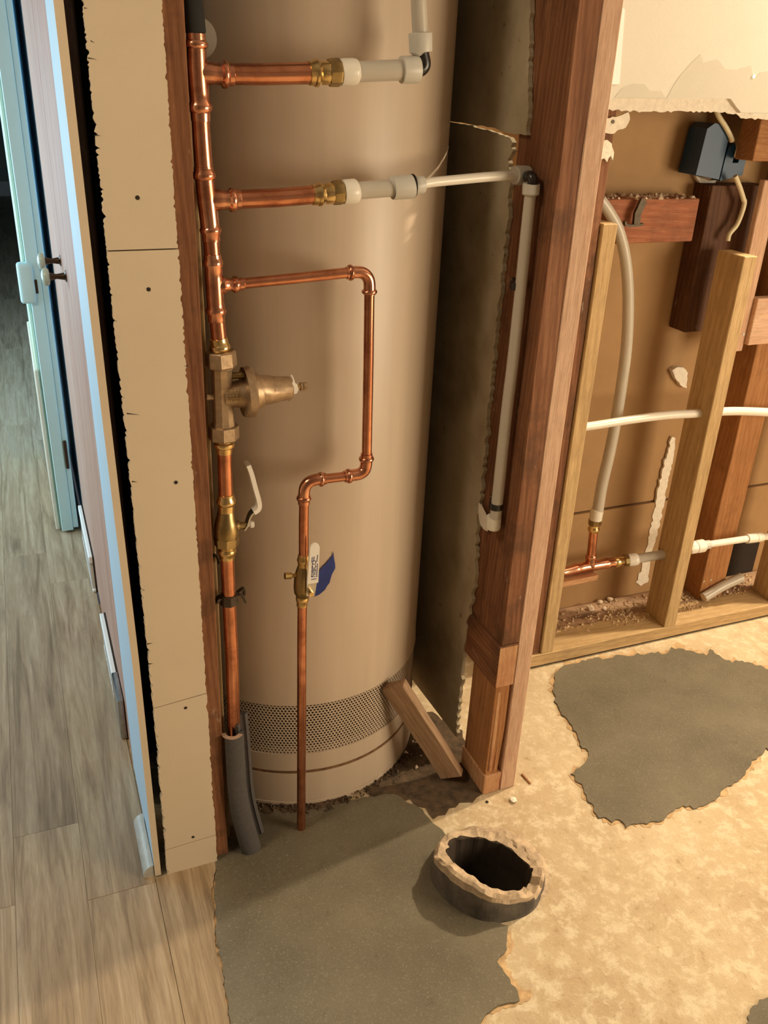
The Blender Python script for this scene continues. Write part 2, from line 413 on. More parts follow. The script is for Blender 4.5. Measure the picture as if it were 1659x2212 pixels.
def crumbs(name, spots, mat, seed, smin, smax):
    """Loose bits nobody could count, joined into one object."""
    rnd = random.Random(seed); vs, fs = [], []
    for p in spots:
        s = rnd.uniform(smin, smax); a = rnd.uniform(0, 6.28); i = len(vs)
        for q in ((1, 0, 0), (-.5, .85, 0), (-.5, -.8, 0), (.1, .1, rnd.uniform(.5, 1.1)), (-.2, .3, -.2)):
            x = q[0]*s*rnd.uniform(.6, 1.4); y = q[1]*s*rnd.uniform(.6, 1.4)
            vs.append((p[0]+x*math.cos(a)-y*math.sin(a), p[1]+x*math.sin(a)+y*math.cos(a), p[2]+q[2]*s))
        fs += [(i, i+1, i+3), (i+1, i+2, i+3), (i+2, i, i+3), (i, i+4, i+1), (i+1, i+4, i+2), (i+2, i+4, i)]
    me = bpy.data.meshes.new(name); me.from_pydata(vs, [], fs); o = link(name, me, mat); return o

# ================================================================== SETTING
YF = 1.262          # face of the cut drywall strip / front of the closet opening
YB = 1.616          # front of the pine bathroom wall
XW = 0.097          # hallway wall face
XP = 0.80           # closet side of the old partition
HOLE = (0.706, 1.056); R_IN, R_OUT = .083, .108

# floor slab with the drain hole cut through
def floor_mesh():
    co, ed = [], []
    def loop(L):
        i = len(co); co.extend(Vector(p) for p in L); n = len(L); ed.extend((i+k, i+(k+1) % n) for k in range(n)); return list(range(i, i+n))
    outer = loop([(-1.35, -2.0), (3.4, -2.0), (3.4, 2.3), (.09, 2.3), (.09, 11.6), (-1.35, 11.6)])
    loop([(HOLE[0]+.095*math.cos(a*math.pi/16), HOLE[1]+.095*math.sin(a*math.pi/16)) for a in range(32)])
    r = delaunay_2d_cdt(co, ed, [], 0, 1e-6)
    vs, fs = r[0], r[2]; keep = []
    for f in fs:
        c = sum((vs[i] for i in f), Vector((0, 0)))/len(f)
        if math.hypot(c.x-HOLE[0], c.y-HOLE[1]) < .094: continue
        if c.x > .09 and c.y > 2.3: continue
        keep.append(f)
    me = bpy.data.meshes.new('floor'); me.from_pydata([(v.x, v.y, 0) for v in vs], [], [tuple(f) for f in keep]); return me
floor = tag(link('floor', floor_mesh(), M['floor']), 'worn tan concrete slab floor with grey repair patches', kind='structure')

def flat_patch(name, px, z0, z1, mat, label, step=9, amp=3.5, seed=1, hole=None):
    o2 = ragged(px, step, amp, seed); pts = [PZ(a, b, z1) for a, b in o2]
    if hole:
        pts = [p for p in pts]
    bm = prism([Vector((p.x, p.y, z1)) for p in pts], Vector((0, 0, z0-z1)))
    o = link(name, bm, mat); o['label'] = label
    o.parent = floor; return o
PATCH_A = [(468, 1850), (461, 1930), (466, 1975), (468, 2030), (480, 2085), (487, 2140), (500, 2225), (760, 2240), (1030, 2230), (1052, 2188), (1078, 2172), (1122, 2160), (1118, 2140), (1088, 2100), (1074, 2076), (1096, 2050), (1098, 1998),
           (1060, 1985), (1000, 1955), (962, 1900), (950, 1850), (968, 1808), (940, 1782), (912, 1748), (850, 1716), (780, 1722), (690, 1745), (600, 1748), (540, 1752), (500, 1790)]
PATCH_B = [(1198, 1462), (1206, 1448), (1236, 1432), (1280, 1424), (1345, 1415), (1400, 1412), (1444, 1409), (1450, 1398), (1476, 1400), (1512, 1412), (1526, 1416), (1532, 1403), (1545, 1412), (1568, 1426), (1610, 1430), (1650, 1440), (1720, 1470), (1760, 1560), (1720, 1640), (1655, 1615), (1622, 1650), (1606, 1678), (1566, 1700), (1556, 1718), (1512, 1742), (1468, 1744), (1420, 1776), (1360, 1782), (1352, 1788), (1345, 1774), (1315, 1772), (1288, 1760), (1282, 1742), (1262, 1712), (1256, 1694), (1234, 1672), (1244, 1662), (1266, 1642), (1272, 1622), (1252, 1610), (1246, 1580), (1226, 1556), (1206, 1528), (1196, 1498)]
def grow(px, d):
    cx = sum(p[0] for p in px)/len(px); cy = sum(p[1] for p in px)/len(px); out = []
    for x, y in px:
        L = math.hypot(x-cx, y-cy); out.append((x+(x-cx)/L*d, y+(y-cy)/L*d*.8))
    return out
flat_patch('patch_fringe', [p for p in grow(PATCH_B, 6)], 0, .0010, M['fringe'], 'orange residue rim around the far grey patch', 7, 8, 3)
flat_patch('concrete_patch', PATCH_B, 0, .004, M['patch'], 'smooth dark grey concrete patch beside the bathroom studs', 7, 4, 4)
fr_a = [(1032, 2232), (1050, 2192), (1080, 2182), (1128, 2170), (1150, 2150), (1148, 2138), (1128, 2136), (1098, 2096), (1088, 2076), (1106, 2050), (1106, 2004), (1060, 2040), (1020, 2120), (980, 2232)]
flat_patch('patch_fringe', fr_a, 0, .0010, M['fringe'], 'orange residue rim beside the broken drain pipe', 7, 4, 5)
flat_patch('patch_fringe', [(455, 1905), (452, 1960), (458, 2030), (470, 2085), (478, 2140), (488, 2228), (520, 2228), (500, 2100), (490, 1960), (490, 1900)], 0, .0015, M['fringe'], 'orange residue line where planks stop', 8, 4, 6)
flat_patch('concrete_patch', PATCH_A, 0, .0045, M['patch'], 'dark grey concrete patch in front of the water heater', 9, 3.0, 7)
flat_patch('concrete_patch', [(1612, 2212), (1622, 2180), (1640, 2160), (1675, 2150), (1740, 2240), (1620, 2250)], 0, .003, M['patch'], 'small grey patch of concrete', 8, 4, 8)
flat_patch('dirt_stain', [(800, 1730), (850, 1716), (905, 1742), (935, 1768), (985, 1745), (1040, 1715), (1040, 1640), (980, 1560), (900, 1520), (860, 1580), (780, 1690)], 0, .0012, M['dirt'], 'dark dirt on the slab beside the water heater', 12, 8, 9)
flat_patch('dirt_stain', [(470, 1850), (500, 1800), (560, 1752), (640, 1752), (700, 1744), (760, 1720), (700, 1700), (480, 1700)], 0, .0052, M['dirt'], 'dark grit along the foot of the water heater', 12, 6, 10)

# hallway planks, each one its own piece
def cut_x(c, y):
    for a, b in zip(c[:-1], c[1:]):
        if a[1] <= y <= b[1]: return a[0]+(b[0]-a[0])*(y-a[1])/max(b[1]-a[1], 1e-6)
    return c[-1][0]
def plank_piece(x0, x1, y0, y1, seed, cut=None):
    rnd = random.Random(seed); g = .00022; z = .0042+rnd.uniform(-.00012, .00012)
    if cut is None:
        bm = bm_box((x0+g, y0+g, .0004), (x1-g, y1-g, z), .0003)
    else:
        pts = [Vector((x0+g, y0+g, z)), Vector((cut_x(cut, y0+g), y0+g, z))] + [Vector((c[0], c[1], z)) for c in cut if y0+g < c[1] < y1-g] + [Vector((cut_x(cut, y1-g), y1-g, z)), Vector((x0+g, y1-g, z))]
        bm = prism(pts, Vector((0, 0, -.0036)))
    o = link('vinyl_plank', bm, M['plank'], floor); return o
cut_px = ragged([(500, 2235), (487, 2150), (478, 2090), (464, 2035), (462, 1975), (457, 1930), (462, 1890), (466, 1868)], 7, 2.5, 11, closed=False)
cut = [PZ(a, b, .004).to_2d() for a, b in cut_px]
cut = [(.150, -2.0), (.150, .6)] + [(c.x, c.y) for c in cut]
s = 0
for ci, x0 in enumerate([-1.281, -1.156, -1.031, -.906, -.781, -.656, -.531, -.406, -.281, -.156, -.031, .094]):
    x1 = x0+.125; y = -1.9 - random.Random(ci*5).uniform(0, .9)
    while y < 11.5:
        L = 1.2; s += 1
        if x0 > .09:
            if y < 1.262:
                y1 = min(y+L, 1.262); plank_piece(x0, x1, max(y, -1.95), y1, s, cut)
        elif y+L > -1.95:
            plank_piece(x0, min(x1, .0935), max(y, -1.95), min(y+L, 11.55), s)
        y += L

# room shell
def slab(name, lo, hi, mat, label, parent=None):
    o = link(name, bm_box(lo, hi), mat, parent); return tag(o, label, kind='structure')
slab('ceiling', (-1.35, -2.0, 2.45), (3.4, 11.6, 2.5), M['ceiling'], 'pale ceiling over the hallway and the stripped bathroom')
slab('wall_front', (-1.35, -2.06, 0), (3.4, -2.0, 2.45), M['roomwall'], 'plain wall facing the water heater closet')
slab('wall_right', (3.4, -2.0, 0), (3.46, 1.95, 2.45), M['roomwall'], 'plain side wall of the stripped bathroom')
slab('wall_left', (-1.41, -2.0, 0), (-1.35, 11.6, 2.45), M['roomwall'], 'outer wall of the hallway')
far = slab('wall_far', (-1.35, 11.6, 0), (.6, 11.66, 2.45), M['farwall'], 'dark greenish wall at the far end of the hallway')
slab('baseboard_far', (-1.35, 11.57, 0), (.09, 11.6, .16), M['whitepaint'], 'white baseboard at the far end of the hallway')
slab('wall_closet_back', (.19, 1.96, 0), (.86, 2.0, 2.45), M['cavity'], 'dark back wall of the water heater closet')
# brown backs of the next room's boards behind the stud wall
wb = slab('wall_back', (.86, 1.805, .35), (3.4, 1.82, 2.45), M['kraft'], 'brown paper back of the next room drywall behind the studs')
slab('trim_back', (.86, 1.799, 0), (3.4, 1.819, .345), M['kraft'], 'brown lower board behind the pine studs')

# hallway wall: drywall sheet with a bare cut edge, leaning slightly
def hall_sheet():
    bm = bmesh.new(); t = .0115; vs = []
    for y in (YF+.004, 1.585):
        for z, x in ((.004, .0945), (.5, .093), (.95, .0865), (1.5, .0815), (2.45, .078)):
            xx = x if y < 1.5 else .0965-.004*z
            vs.append((bm.verts.new((xx, y, z)), bm.verts.new((xx+t, y, z))))
    n = 5
    for i in range(n-1):
        a, b, c, d = vs[i], vs[i+1], vs[n+i], vs[n+i+1]
        bm.faces.new((a[0], b[0], d[0], c[0])); bm.faces.new((a[1], c[1], d[1], b[1]))
        bm.faces.new((a[0], a[1], b[1], b[0])); bm.faces.new((c[0], d[0], d[1], c[1]))
    for i in (0, n-1):
        a, c = vs[i], vs[n+i]; bm.faces.new((a[0], c[0], c[1], a[1]))
    return bm
hs = link('wall_hall', hall_sheet(), M['hallpaint']); tag(hs, 'pale blue painted hallway drywall ending at a bare cut edge', kind='structure')
hs.data.materials.append(M['strip'])
for p in hs.data.polygons:
    if abs(p.normal.y) > .8: p.material_index = 1
slab('wall_hall_far', (XW, 3.6, 0), (XW+.012, 11.6, 2.45), M['hallpaint'], 'pale blue hallway wall beyond the open white door')
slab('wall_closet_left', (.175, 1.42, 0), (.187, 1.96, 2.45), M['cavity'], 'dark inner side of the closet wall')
slab('wall_hall_leak_block', (.104, 1.62, 0), (.20, 1.66, 2.45), M['cavity'], 'dark block added inside the hallway wall against light leaks')  # added block, closes the wall cavity so daylight cannot leak through
# wood closet doors in the hallway wall
def hall_door(y0, y1, label, knob_y):
    d = root_at('closet_door', label, 'door', (XW+.018, (y0+y1)/2, .006), 'wood closet doors in the hallway')
    o = board('door_panel', ((XW+.018), (y0+y1)/2, .006), (XW+.018, (y0+y1)/2, 2.3), (0, 1, 0), y1-y0-.003, .034, M['door_wood'], .003)
    child(o, d)
    z = .985
    for kk, (zz, yy) in enumerate(((z, knob_y),)):
        prof = [(0, .013), (.003, .013), (.006, .008), (.022, .0055), (.034, .008), (.038, .010)]
        pts = [Vector((XW+.003-a, yy, zz)) for a, r in prof]
        ks = child(link('knob_stem', bm_sweep(pts, [r for a, r in prof], 16), M['dark_bronze'], smooth=40), d)
        prof = [(.036, .006), (.037, .015), (.040, .0185), (.045, .0195), (.050, .017), (.053, .010), (.054, .002)]
        pts = [Vector((XW+.003-a, yy, zz)) for a, r in prof]
        sub(link('knob', bm_sweep(pts, [r for a, r in prof], 20), M['knob'], smooth=True), ks)
    return d
hall_door(1.588, 2.16, 'pinkish wood veneer closet door by the cut wall edge', 2.06)
hall_door(2.16, 2.73, 'pinkish wood veneer closet door by the open white door', 2.24)
slab('wall_hall_jamb', (XW+.003, 2.731, 0), (XW+.03, 3.6, 2.45), M['hallpaint'], 'pale blue jamb behind the open door')

# white door folded back along the hallway wall
wd = root_at('hall_door', 'open white hallway door folded back, its edge in view', 'door', (.043, 3.15, .012))
leaf = child(link('door_leaf', bm_box((.026, 2.772, .012), (.062, 3.53, 2.03), .002), M['doorpaint']), wd)
sub(link('edge_trim', bm_box((.016, 2.80, .012), (.0255, 3.5, 2.03), .002), M['greenpaint']), leaf)
sub(link('edge_trim', bm_box((.008, 2.79, .012), (.020, 3.4, .56), .003), M['beigepaint']), leaf)
sub(link('edge_strip', bm_box((.0625, 2.775, .02), (.0785, 3.4, 2.03), .001), M['doorpaint']), leaf)
sub(link('latch', bm_box((.040, 2.7695, .795), (.050, 2.776, .835), .001), M['dark_bronze']), leaf)
sub(link('hinge', bm_box((.064, 2.768, .235), (.0735, 2.776, .33), .001), M['dark_bronze']), leaf)
hk = bm_box((PY(38, 600, 2.77).x, 2.755, PY(55, 655, 2.77).z), (PY(73, 600, 2.77).x, 2.80, PY(55, 568, 2.77).z), .011, 3)
child(link('handle', hk, M['doorpaint'], smooth=50), wd)

# baseboard vents along the hallway wall, real slats
def vent(y0, y1, h, label, cap):
    v = root_at('baseboard_vent', label, 'vent', (XW-.01, (y0+y1)/2, .0045))
    child(link('back_plate', bm_box((XW-.004, y0, .0045), (XW+.0025, y1, h), 0), M['dark_bronze']), v)
    child(link('top_rail', bm_box((XW-.014, y0, h-.022), (XW-.001, y1, h), .002), M['whitepaint']), v)
    child(link('foot_rail', bm_box((XW-.013, y0, .0045), (XW-.001, y1, .014), .002), M['whitepaint']), v)
    n = int((y1-y0)/.026); sm = None
    for i in range(n):
        yy = y0+.012+i*(y1-y0-.02)/n
        if sm is None:
            bm = bm_box((-.005, -.004, -(h-.036)/2), (.005, .004, (h-.036)/2), 0); so = link('slat', bm, M['whitepaint']); sm = so.data
        else:
            so = bpy.data.objects.new('slat', sm); COL.objects.link(so)
        so.location = (XW-.008, yy, .014+(h-.036)/2); child(so, v)
    if cap: child(link('end_cap', bm_box((XW-.015, y0-.11, .0045), (XW-.0005, y0+.005, h+.004), .004, 2), M['chrome'], smooth=50), v)
    return v
vent(1.79, 2.07, .112, 'low white slatted baseboard vent with a metal end cap', True)
vent(2.36, 2.72, .125, 'low white slatted baseboard vent by the open white door', False)
q_ = [Vector((.0935, 1.268, .0045)), Vector((.0735, 1.268, .0045))] + [Vector((.0935-.020*math.cos(k*math.pi/20), 1.268, .0085+.022*math.sin(k*math.pi/20))) for k in range(11)]
sh = link('shoe_moulding', prism(q_, Vector((0, .142, 0))), M['greyshoe'], smooth=35)
tag(sh, 'short piece of grey rounded shoe moulding at the wall end', 'moulding')
# hallway window the daylight comes through
wn = tag(link('window_1', bm_box((-1.352, 2.13, .42), (-1.31, 4.87, .50)), M['whitepaint']), 'tall white framed window lighting the hallway', kind='structure')
for lo_, hi_ in (((-1.352, 2.13, 1.60), (-1.31, 4.87, 1.68)), ((-1.352, 2.12, .42), (-1.31, 2.20, 1.68)), ((-1.352, 4.80, .42), (-1.31, 4.88, 1.68))):
    link('window_frame', bm_box(lo_, hi_), M['whitepaint'], wn)

# ================================================================== CLOSET FRONT: left end of wall
def planeF(x, y): return PY(x, y, YF)
def rag_edge(pts, step, amp, seed): return ragged(pts, step, amp, seed, closed=False)
ds = root_at('drywall_strip', 'tan drywall strip with saw-toothed edges capping the wall end', 'drywall', (.165, YF+.006, .006))
def strip_piece(ptsL, ptsR, seed):
    L = rag_edge(ptsL, 5, 1.2, seed); Rr = rag_edge(ptsR, 6, 1.0, seed+1)
    rnd = random.Random(seed+5)
    L = [(x+(rnd.uniform(2, 7) if rnd.random() < .16 else 0), y) for x, y in L]
    Rr = [(x-(rnd.uniform(1, 4) if rnd.random() < .14 else 0), y) for x, y in Rr]
    pts = [planeF(a, b) for a, b in L + Rr[::-1]]
    return child(link('drywall_piece', prism(pts, Vector((0, .0115, 0))), M['strip']), ds)
strip_piece([(168, -120), (178, 0), (231, 541)], [(339, -120), (350, 0), (384, 536)], 21)
strip_piece([(231, 544), (302, 1240), (331, 1530)], [(386, 539), (412, 945), (446, 1497)], 31)
strip_piece([(331.5, 1531), (357, 1836)], [(446.3, 1498.5), (466, 1803)], 41)
strip_piece([(357.2, 1837), (362, 1893)], [(466.2, 1804), (470, 1866)], 51)
for (a, b) in ((297, 427), (321, 625), (380, 1042), (401, 1529), (417, 1808)):
    p = planeF(a, b); o = link('nail_hole', bm_sweep([p+Vector((0, .003, 0)), p-Vector((0, .0004, 0))], [.0026, .0030], 10), M['cavity']); child(o, ds)
for (a, b, c, d) in ((274, 893, 302, 896), (190, 125, 209, 128), (182, 17, 190, 18), (196, 88, 204, 92), (204, 292, 219, 293), (318, 1391, 330, 1389), (322, 1434, 331, 1433), (285, 1040, 297, 1041), (406, 790, 398, 791)):
    q_ = [planeF(a, b-1.2), planeF(c, d), planeF(a, b+1.4)]
    child(link('saw_kerf', prism([p_+Vector((0, -.0003, 0)) for p_ in q_], Vector((0, .002, 0))), M['cavity']), ds)
tag(post('wall_stud', .150, .2385, YF+.0125, YF+.05, .0, 2.44, M['fir'], rag=.0006), 'reddish old stud behind the tan drywall strip', 'stud')
tag(post('wall_stud', .128, .2520, YF+.0525, YF+.088, .0, PY(400, 130, 1.315).z, M['pine'], rag=.0004), 'pale stud doubled behind the reddish stud at the hallway wall', 'stud')

# ================================================================== PARTITION right of the closet
tag(post('partition_stud', XP, .8395, 1.2505, 1.351, .392, 2.44, M['fir'], rag=.0007), 'old reddish-brown front stud standing on the crosspiece beside the water heater', 'stud')
tag(beam_y('cross_block', XP-.006, .838, 1.249, 1.50, .290, .3915, M['fir'], rag=.0006), 'dark crosspiece timber under the reddish partition stud', 'timber')
eb = link('end_grain_face', bm_box((XP-.0035, 1.2475, .292), (.8365, 1.2492, .3885)), M['endgrain']); tag(eb, 'pale sawn end face'); 
_cb = bpy.data.objects['cross_block']; eb.parent = _cb; eb.matrix_parent_inverse = _cb.matrix_world.inverted()
cp = root_at('cripple_stud', 'short split stud under the crosspiece, standing on the slab', 'stud', (.815, 1.30, 0))
child(post('split_post', XP-.001, .832, 1.254, 1.352, .05, .290, M['fir_orange'], rag=.0022), cp)
for i, (x0, x1, y0) in enumerate(((XP+.006, XP+.014, 1.2515), (XP+.019, XP+.024, 1.2520))):
    child(post('split_sliver', x0, x1, y0, y0+.006, .06, .275-.03*i, M['endgrain'], rag=.0012), cp)
child(post('foot_block', XP-.004, .838, 1.2495, 1.356, .0, .052, M['endgrain'], rag=.001), cp)
tag(post('furring_strip', .8395, .8765, 1.250, 1.288, .0, 2.44, M['pink'], rag=.0003), 'smooth pinkish planed strip along the partition front', 'timber')
tag(post('partition_stud', XP+.001, .839, 1.352, 1.388, .392, 2.44, M['fir'], rag=.0009), 'dark red stud doubled behind the front partition stud', 'stud')
_pl = lambda x, y: PX(x, y, XP-.0085)
near_u = ragged([(1150, -70), (1145, 0), (1142, 150), (1138, 292)], 9, 2.2, 61, closed=False)
near_l = ragged([(1104, 300), (1108, 325), (1098, 345), (1100, 385), (1096, 480), (1082, 600), (1078, 650), (1062, 800), (1052, 930), (1044, 1000), (1036, 1080), (1030, 1130), (1026, 1250), (1012, 1320), (1002, 1420), (992, 1500), (985, 1592)], 8, 3.2, 62, closed=False)
up = [_pl(a, b) for a, b in near_u]; lo = [_pl(a, b) for a, b in near_l]
crack_u = [_pl(a, b) for a, b in ragged([(1138, 292), (1103, 288), (1060, 275), (1010, 268), (985, 264)], 7, 1.4, 63, closed=False)]
crack_l = [_pl(a, b) for a, b in ragged([(985, 266), (1010, 270), (1060, 283), (1100, 297), (1104, 300)], 7, 1.6, 64, closed=False)]
YE = 1.955
dpan = root_at('closet_side_board', 'dirty grey drywall lining the closet beside the water heater', 'drywall', (XP-.004, 1.68, .03))
zc = crack_u[-1].z
child(link('upper_board', prism(up + crack_u[1:] + [Vector((XP-.0085, YE, zc+.002)), Vector((XP-.0085, YE, 2.44)), Vector((XP-.0085, up[0].y, 2.44))], Vector((.008, 0, 0))), M['paper_grey']), dpan)
child(link('lower_board', prism(lo + [Vector((XP-.0085, YE, .02)), Vector((XP-.0085, YE, zc+.0))] + crack_l[0:-1], Vector((.008, 0, 0))), M['paper_grey']), dpan)

# ================================================================== BATHROOM STUD WALL
tag(rail('sill_shade_strip', 1.06, 3.3, YB+.006, YB+.085, .0, .007, M['cavity'], bevel=0), 'thin dark strip added as the shadow line under the pine bottom plate', 'dark strip')  # dark strip added to draw the shadow line below the plate
tag(rail('bottom_plate', 1.06, 3.3, YB, YB+.089, .0065, .0435, M['pine'], rag=.0004), 'pale pine bottom plate of the new stud wall', 'timber')
tag(rail('old_plate', 1.06, 3.3, YB+.0905, 1.797, .0, .042, M['scrap'], rag=.0008), 'dusty old bottom plate behind the pine plate', 'timber')
PT = .043
tag(post('pine_stud', 1.160, 1.197, YB+.001, YB+.089, PT, PZ(1310, 484, 0).z + PY(1322, 484, YB).z, M['pine'], rag=.0003), 'short pine stud close to the pinkish partition strip', 'stud')
tag(post('pine_stud', 1.562, 1.602, YB+.001, YB+.090, PT, PY(1605, 555, YB).z, M['pine'], rag=.0003), 'short pine stud crossed by the white pipes, knot on its side', 'stud')
tag(post('pine_stud', 1.960, 1.998, YB+.001, YB+.089, PT, 1.10, M['pine'], rag=.0003), 'short pine stud beyond the old orange stud', 'stud')
tag(post('old_stud', 1.095, 1.1585, YB+.008, 1.707, PT, 2.44, M['fir'], rag=.0008), 'old reddish stud between the pinkish strip and the first pine stud', 'stud')
tag(post('old_stud', 1.757, 1.845, 1.707, 1.796, .042, 1.262, M['fir_orange'], rag=.0008), 'old orange stud with a round knot behind the white coupling', 'stud')
# pieces high on the old wall
q0 = PY(1340, 432, 1.72); q1 = PY(1522, 418, 1.72); q2 = PY(1360, 528, 1.72)
tag(rail('blocking', 1.13, q1.x, 1.732, 1.803, q2.z, q0.z, M['fir_red'], rag=.001), 'red horizontal blocking timber with a metal bracket', 'timber')
a = PY(1643, 265, 1.675); b = PY(1643, 348, 1.675)
tag(rail('header_block', a.x, 2.3, 1.675, 1.734, b.z, a.z+.04, M['fir_orange'], rag=.0008), 'orange timber block under the torn cream drywall', 'timber')
a = PY(1600, 640, 1.70); b = PY(1605, 755, 1.70); c = PY(1640, 575, 1.70); e = PY(1632, 738, 1.70)
nb = root_at('nailed_batten', 'pinkish upright batten with nail heads beside the tall pine stud', 'timber', (1.72, 1.70, b.z))
bat = child(post('batten', a.x-.015, a.x+.034, 1.688, 1.7045, b.z, c.z+.2, M['pink'], rag=.0008), nb)
for (xx, yy) in ((1634, 650), (1632, 662), (1607, 722)):
    p = PY(xx, yy, 1.687); sub(link('nail_head', bm_sweep([p+Vector((0, .003, 0)), p], [.004, .0035], 10), M['steel']), bat)
tag(rail('blocking', a.x+.0345, 1.958, 1.675, 1.7045, e.z, PY(1645, 640, 1.70).z, M['pink'], rag=.0008), 'pinkish horizontal blocking joined to the nailed batten', 'timber')
za = PY(1520, 400, 1.745).z; zb = PY(1500, 716, 1.745).z
tag(post('old_stud', PY(1516, 520, 1.742).x, PY(1648, 470, 1.742).x, 1.742, 1.8035, zb, za, M['fir_dark'], rag=.001), 'dark old stud ending half-way down behind the tall pine stud', 'stud')
for k_, (x0_, x1_, y0_, y1_, lab_) in enumerate(((1564, 1618, 1176, 1256, 'black sheet standing in for the shaded opening between the orange stud and the last pine stud'), (1470, 1520, 1195, 1300, 'black sheet standing in for the shaded gap left of the orange stud base'))):
    f0 = PY(x0_, y0_, 1.7985); f1 = PY(x1_, y1_, 1.7985)
    tag(link('gap_shade_sheet', bm_box((f0.x, 1.7965, .041), (f1.x, 1.7988, f0.z)), M['cavity']), lab_, 'dark sheet')  # black sheet put in for the shade of an open gap
for (xx, yy) in ((1521, 1256), (1536, 1253)):
    p = PY(xx, yy, 1.7062); o_ = link('screw_head', bm_sweep([p+Vector((0, .003, 0)), p], [.0045, .004], 10), M['steel']); sub(o_, bpy.data.objects['old_stud.001'])
# torn cream drywall
dw = root_at('torn_drywall', 'cream wall drywall with a torn lower edge above the studs', 'drywall', (2.2, YB-.006, 1.36))
face = [(1290, -40), (1290, 215), (1322, 214), (1400, 213), (1480, 214), (1576, 212), (1590, 228), (1600, 244), (1640, 247), (1700, 250), (2300, 330)]
f2 = [PY(a, b, YB-.0115) for a, b in rag_edge(face, 9, 1.4, 71)]
top = [Vector((f2[-1].x, YB-.0115, 2.44)), Vector((f2[0].x, YB-.0115, 2.44))]
child(link('face', prism(f2 + top, Vector((0, .0112, 0))), M['cream']), dw)
core = [(1290, 205), (1700, 205), (2300, 300), (2300, 345), (1700, 262), (1650, 258), (1600, 256), (1590, 246), (1560, 243), (1480, 241), (1400, 242), (1330, 238), (1290, 238)]
child(link('torn_edge', prism([PY(a, b, YB-.002) for a, b in ragged(core, 6, 2.2, 72)], Vector((0, .0014, 0))), M['gypsum']), dw)
tearA = [(1440, 214), (1452, 190), (1468, 165), (1495, 135), (1514, 117), (1520, 136), (1528, 133), (1548, 127), (1558, 136), (1566, 148), (1590, 150), (1622, 140), (1626, 160), (1632, 168), (1644, 155), (1720, 150), (1720, 246), (1600, 242), (1578, 213)]
tearB = [(1328, 210), (1345, 190), (1368, 180), (1392, 181), (1404, 196), (1430, 197), (1438, 212)]
for sd, t in ((73, tearA), (74, tearB)):
    child(link('torn_paper', prism([PY(a, b, YB-.0119) for a, b in ragged(t, 10, 1.0, sd)], Vector((0, .0006, 0))), M['cream2']), dw)
p = PY(1628, 165, YB-.0118); child(link('screw_head', bm_sweep([p+Vector((0, .002, 0)), p-Vector((0, .0008, 0))], [.0045, .0038], 12), M['steel']), dw)
bx = [(1342, 16), (1350, 20), (1338, 182), (1322, 182)]
child(link('corner_tape', prism([PY(a, b, YB-.0122) for a, b in bx], Vector((0, .0008, 0))), M['whitepaint']), dw)

# ================================================================== WATER HEATER
WC = Vector((.481, 1.620)); WR = .275
wh = root_at('water_heater', 'tall beige water heater tank with a perforated band near its base', 'water heater', (WC.x, WC.y, 0))
def ring(name, prof, mat, seg=96, sharp=35):
    pts = [Vector((WC.x, WC.y, z)) for z, r in prof]
    for i in range(1, len(pts)):
        if pts[i].z - pts[i-1].z < 1e-5: pts[i].z = pts[i-1].z+1e-4
    return child(link(name, bm_sweep(pts, [r for z, r in prof], seg), mat, smooth=sharp), wh)
ring('jacket', [(.266, WR-.006), (.2665, WR+.0015), (.275, WR+.001), (.28, WR), (1.62, WR), (1.66, WR-.01), (1.69, WR-.06), (1.70, WR-.14)], M['tank'])
ring('inner_core', [(.02, WR-.020), (1.0, WR-.020)], M['cavity'], 64)
ring('base_ring', [(.096, WR-.004), (.0965, WR+.0005), (.1405, WR+.0005), (.141, WR-.003)], M['tank'])
ring('seam', [(.0895, WR-.001), (.0900, WR+.0012), (.0955, WR+.0012), (.096, WR-.001)], M['rustline'])
ring('foot_ring', [(.0135, WR-.004), (.014, WR+.002), (.0895, WR+.002), (.091, WR-.002)], M['tank'])
ring('floor_rim', [(.0, WR+.001), (.001, WR+.0035), (.012, WR+.0035), (.0135, WR)], M['tank'])
def perforated(z0, z1, r, cols, th=.0012):
    """Sheet of hexagon cells, each with a real round-ish hole."""
    vs, fs = [], []; pitch = 2*math.pi*r/cols; hgt = pitch*math.sqrt(3)/2; rows = int((z1-z0)/hgt)
    ca = math.pi*1.0
    for j in range(rows):
        for i in range(cols):
            u = (i+.5*(j % 2))*pitch; v = z0+(j+.5)*hgt
            ang0 = u/r
            c = (math.cos(ang0-math.pi/2+.0)); 
            if math.sin(ang0-math.pi/2+.35) > .35: continue       # far side, against the closet wall
            b = len(vs)
            for rad, rr in ((pitch/math.sqrt(3), r), (pitch*.375, r), (pitch*.36, r-th)):
                for k in range(6):
                    a = math.pi/6+k*math.pi/3
                    uu = u+rad*math.cos(a); vv = v+rad*math.sin(a); vv = min(max(vv, z0), z1)
                    vs.append((WC.x+rr*math.cos(uu/r-math.pi/2), WC.y+rr*math.sin(uu/r-math.pi/2), vv))
            for k in range(6):
                k2 = (k+1) % 6
                fs.append((b+k, b+k2, b+6+k2, b+6+k)); fs.append((b+6+k, b+6+k2, b+12+k2, b+12+k))
    me = bpy.data.meshes.new('perforated_band'); me.from_pydata(vs, [], fs); return me
pb = child(link('perforated_band', perforated(.1405, .267, WR-.0015, 236), M['tank']), wh); pb['kind'] = 'stuff'; pb['label'] = 'beige perforated air screen'
def on_tank(x, y, off=0.0):
    d = ray(x, y); o = -WC; r = WR+off
    A = d.x*d.x+d.y*d.y; B = 2*(d.x*o.x+d.y*o.y); Cc = o.x*o.x+o.y*o.y-r*r
    t = (-B-math.sqrt(max(B*B-4*A*Cc, 0)))/2/A; return CAM+d*t
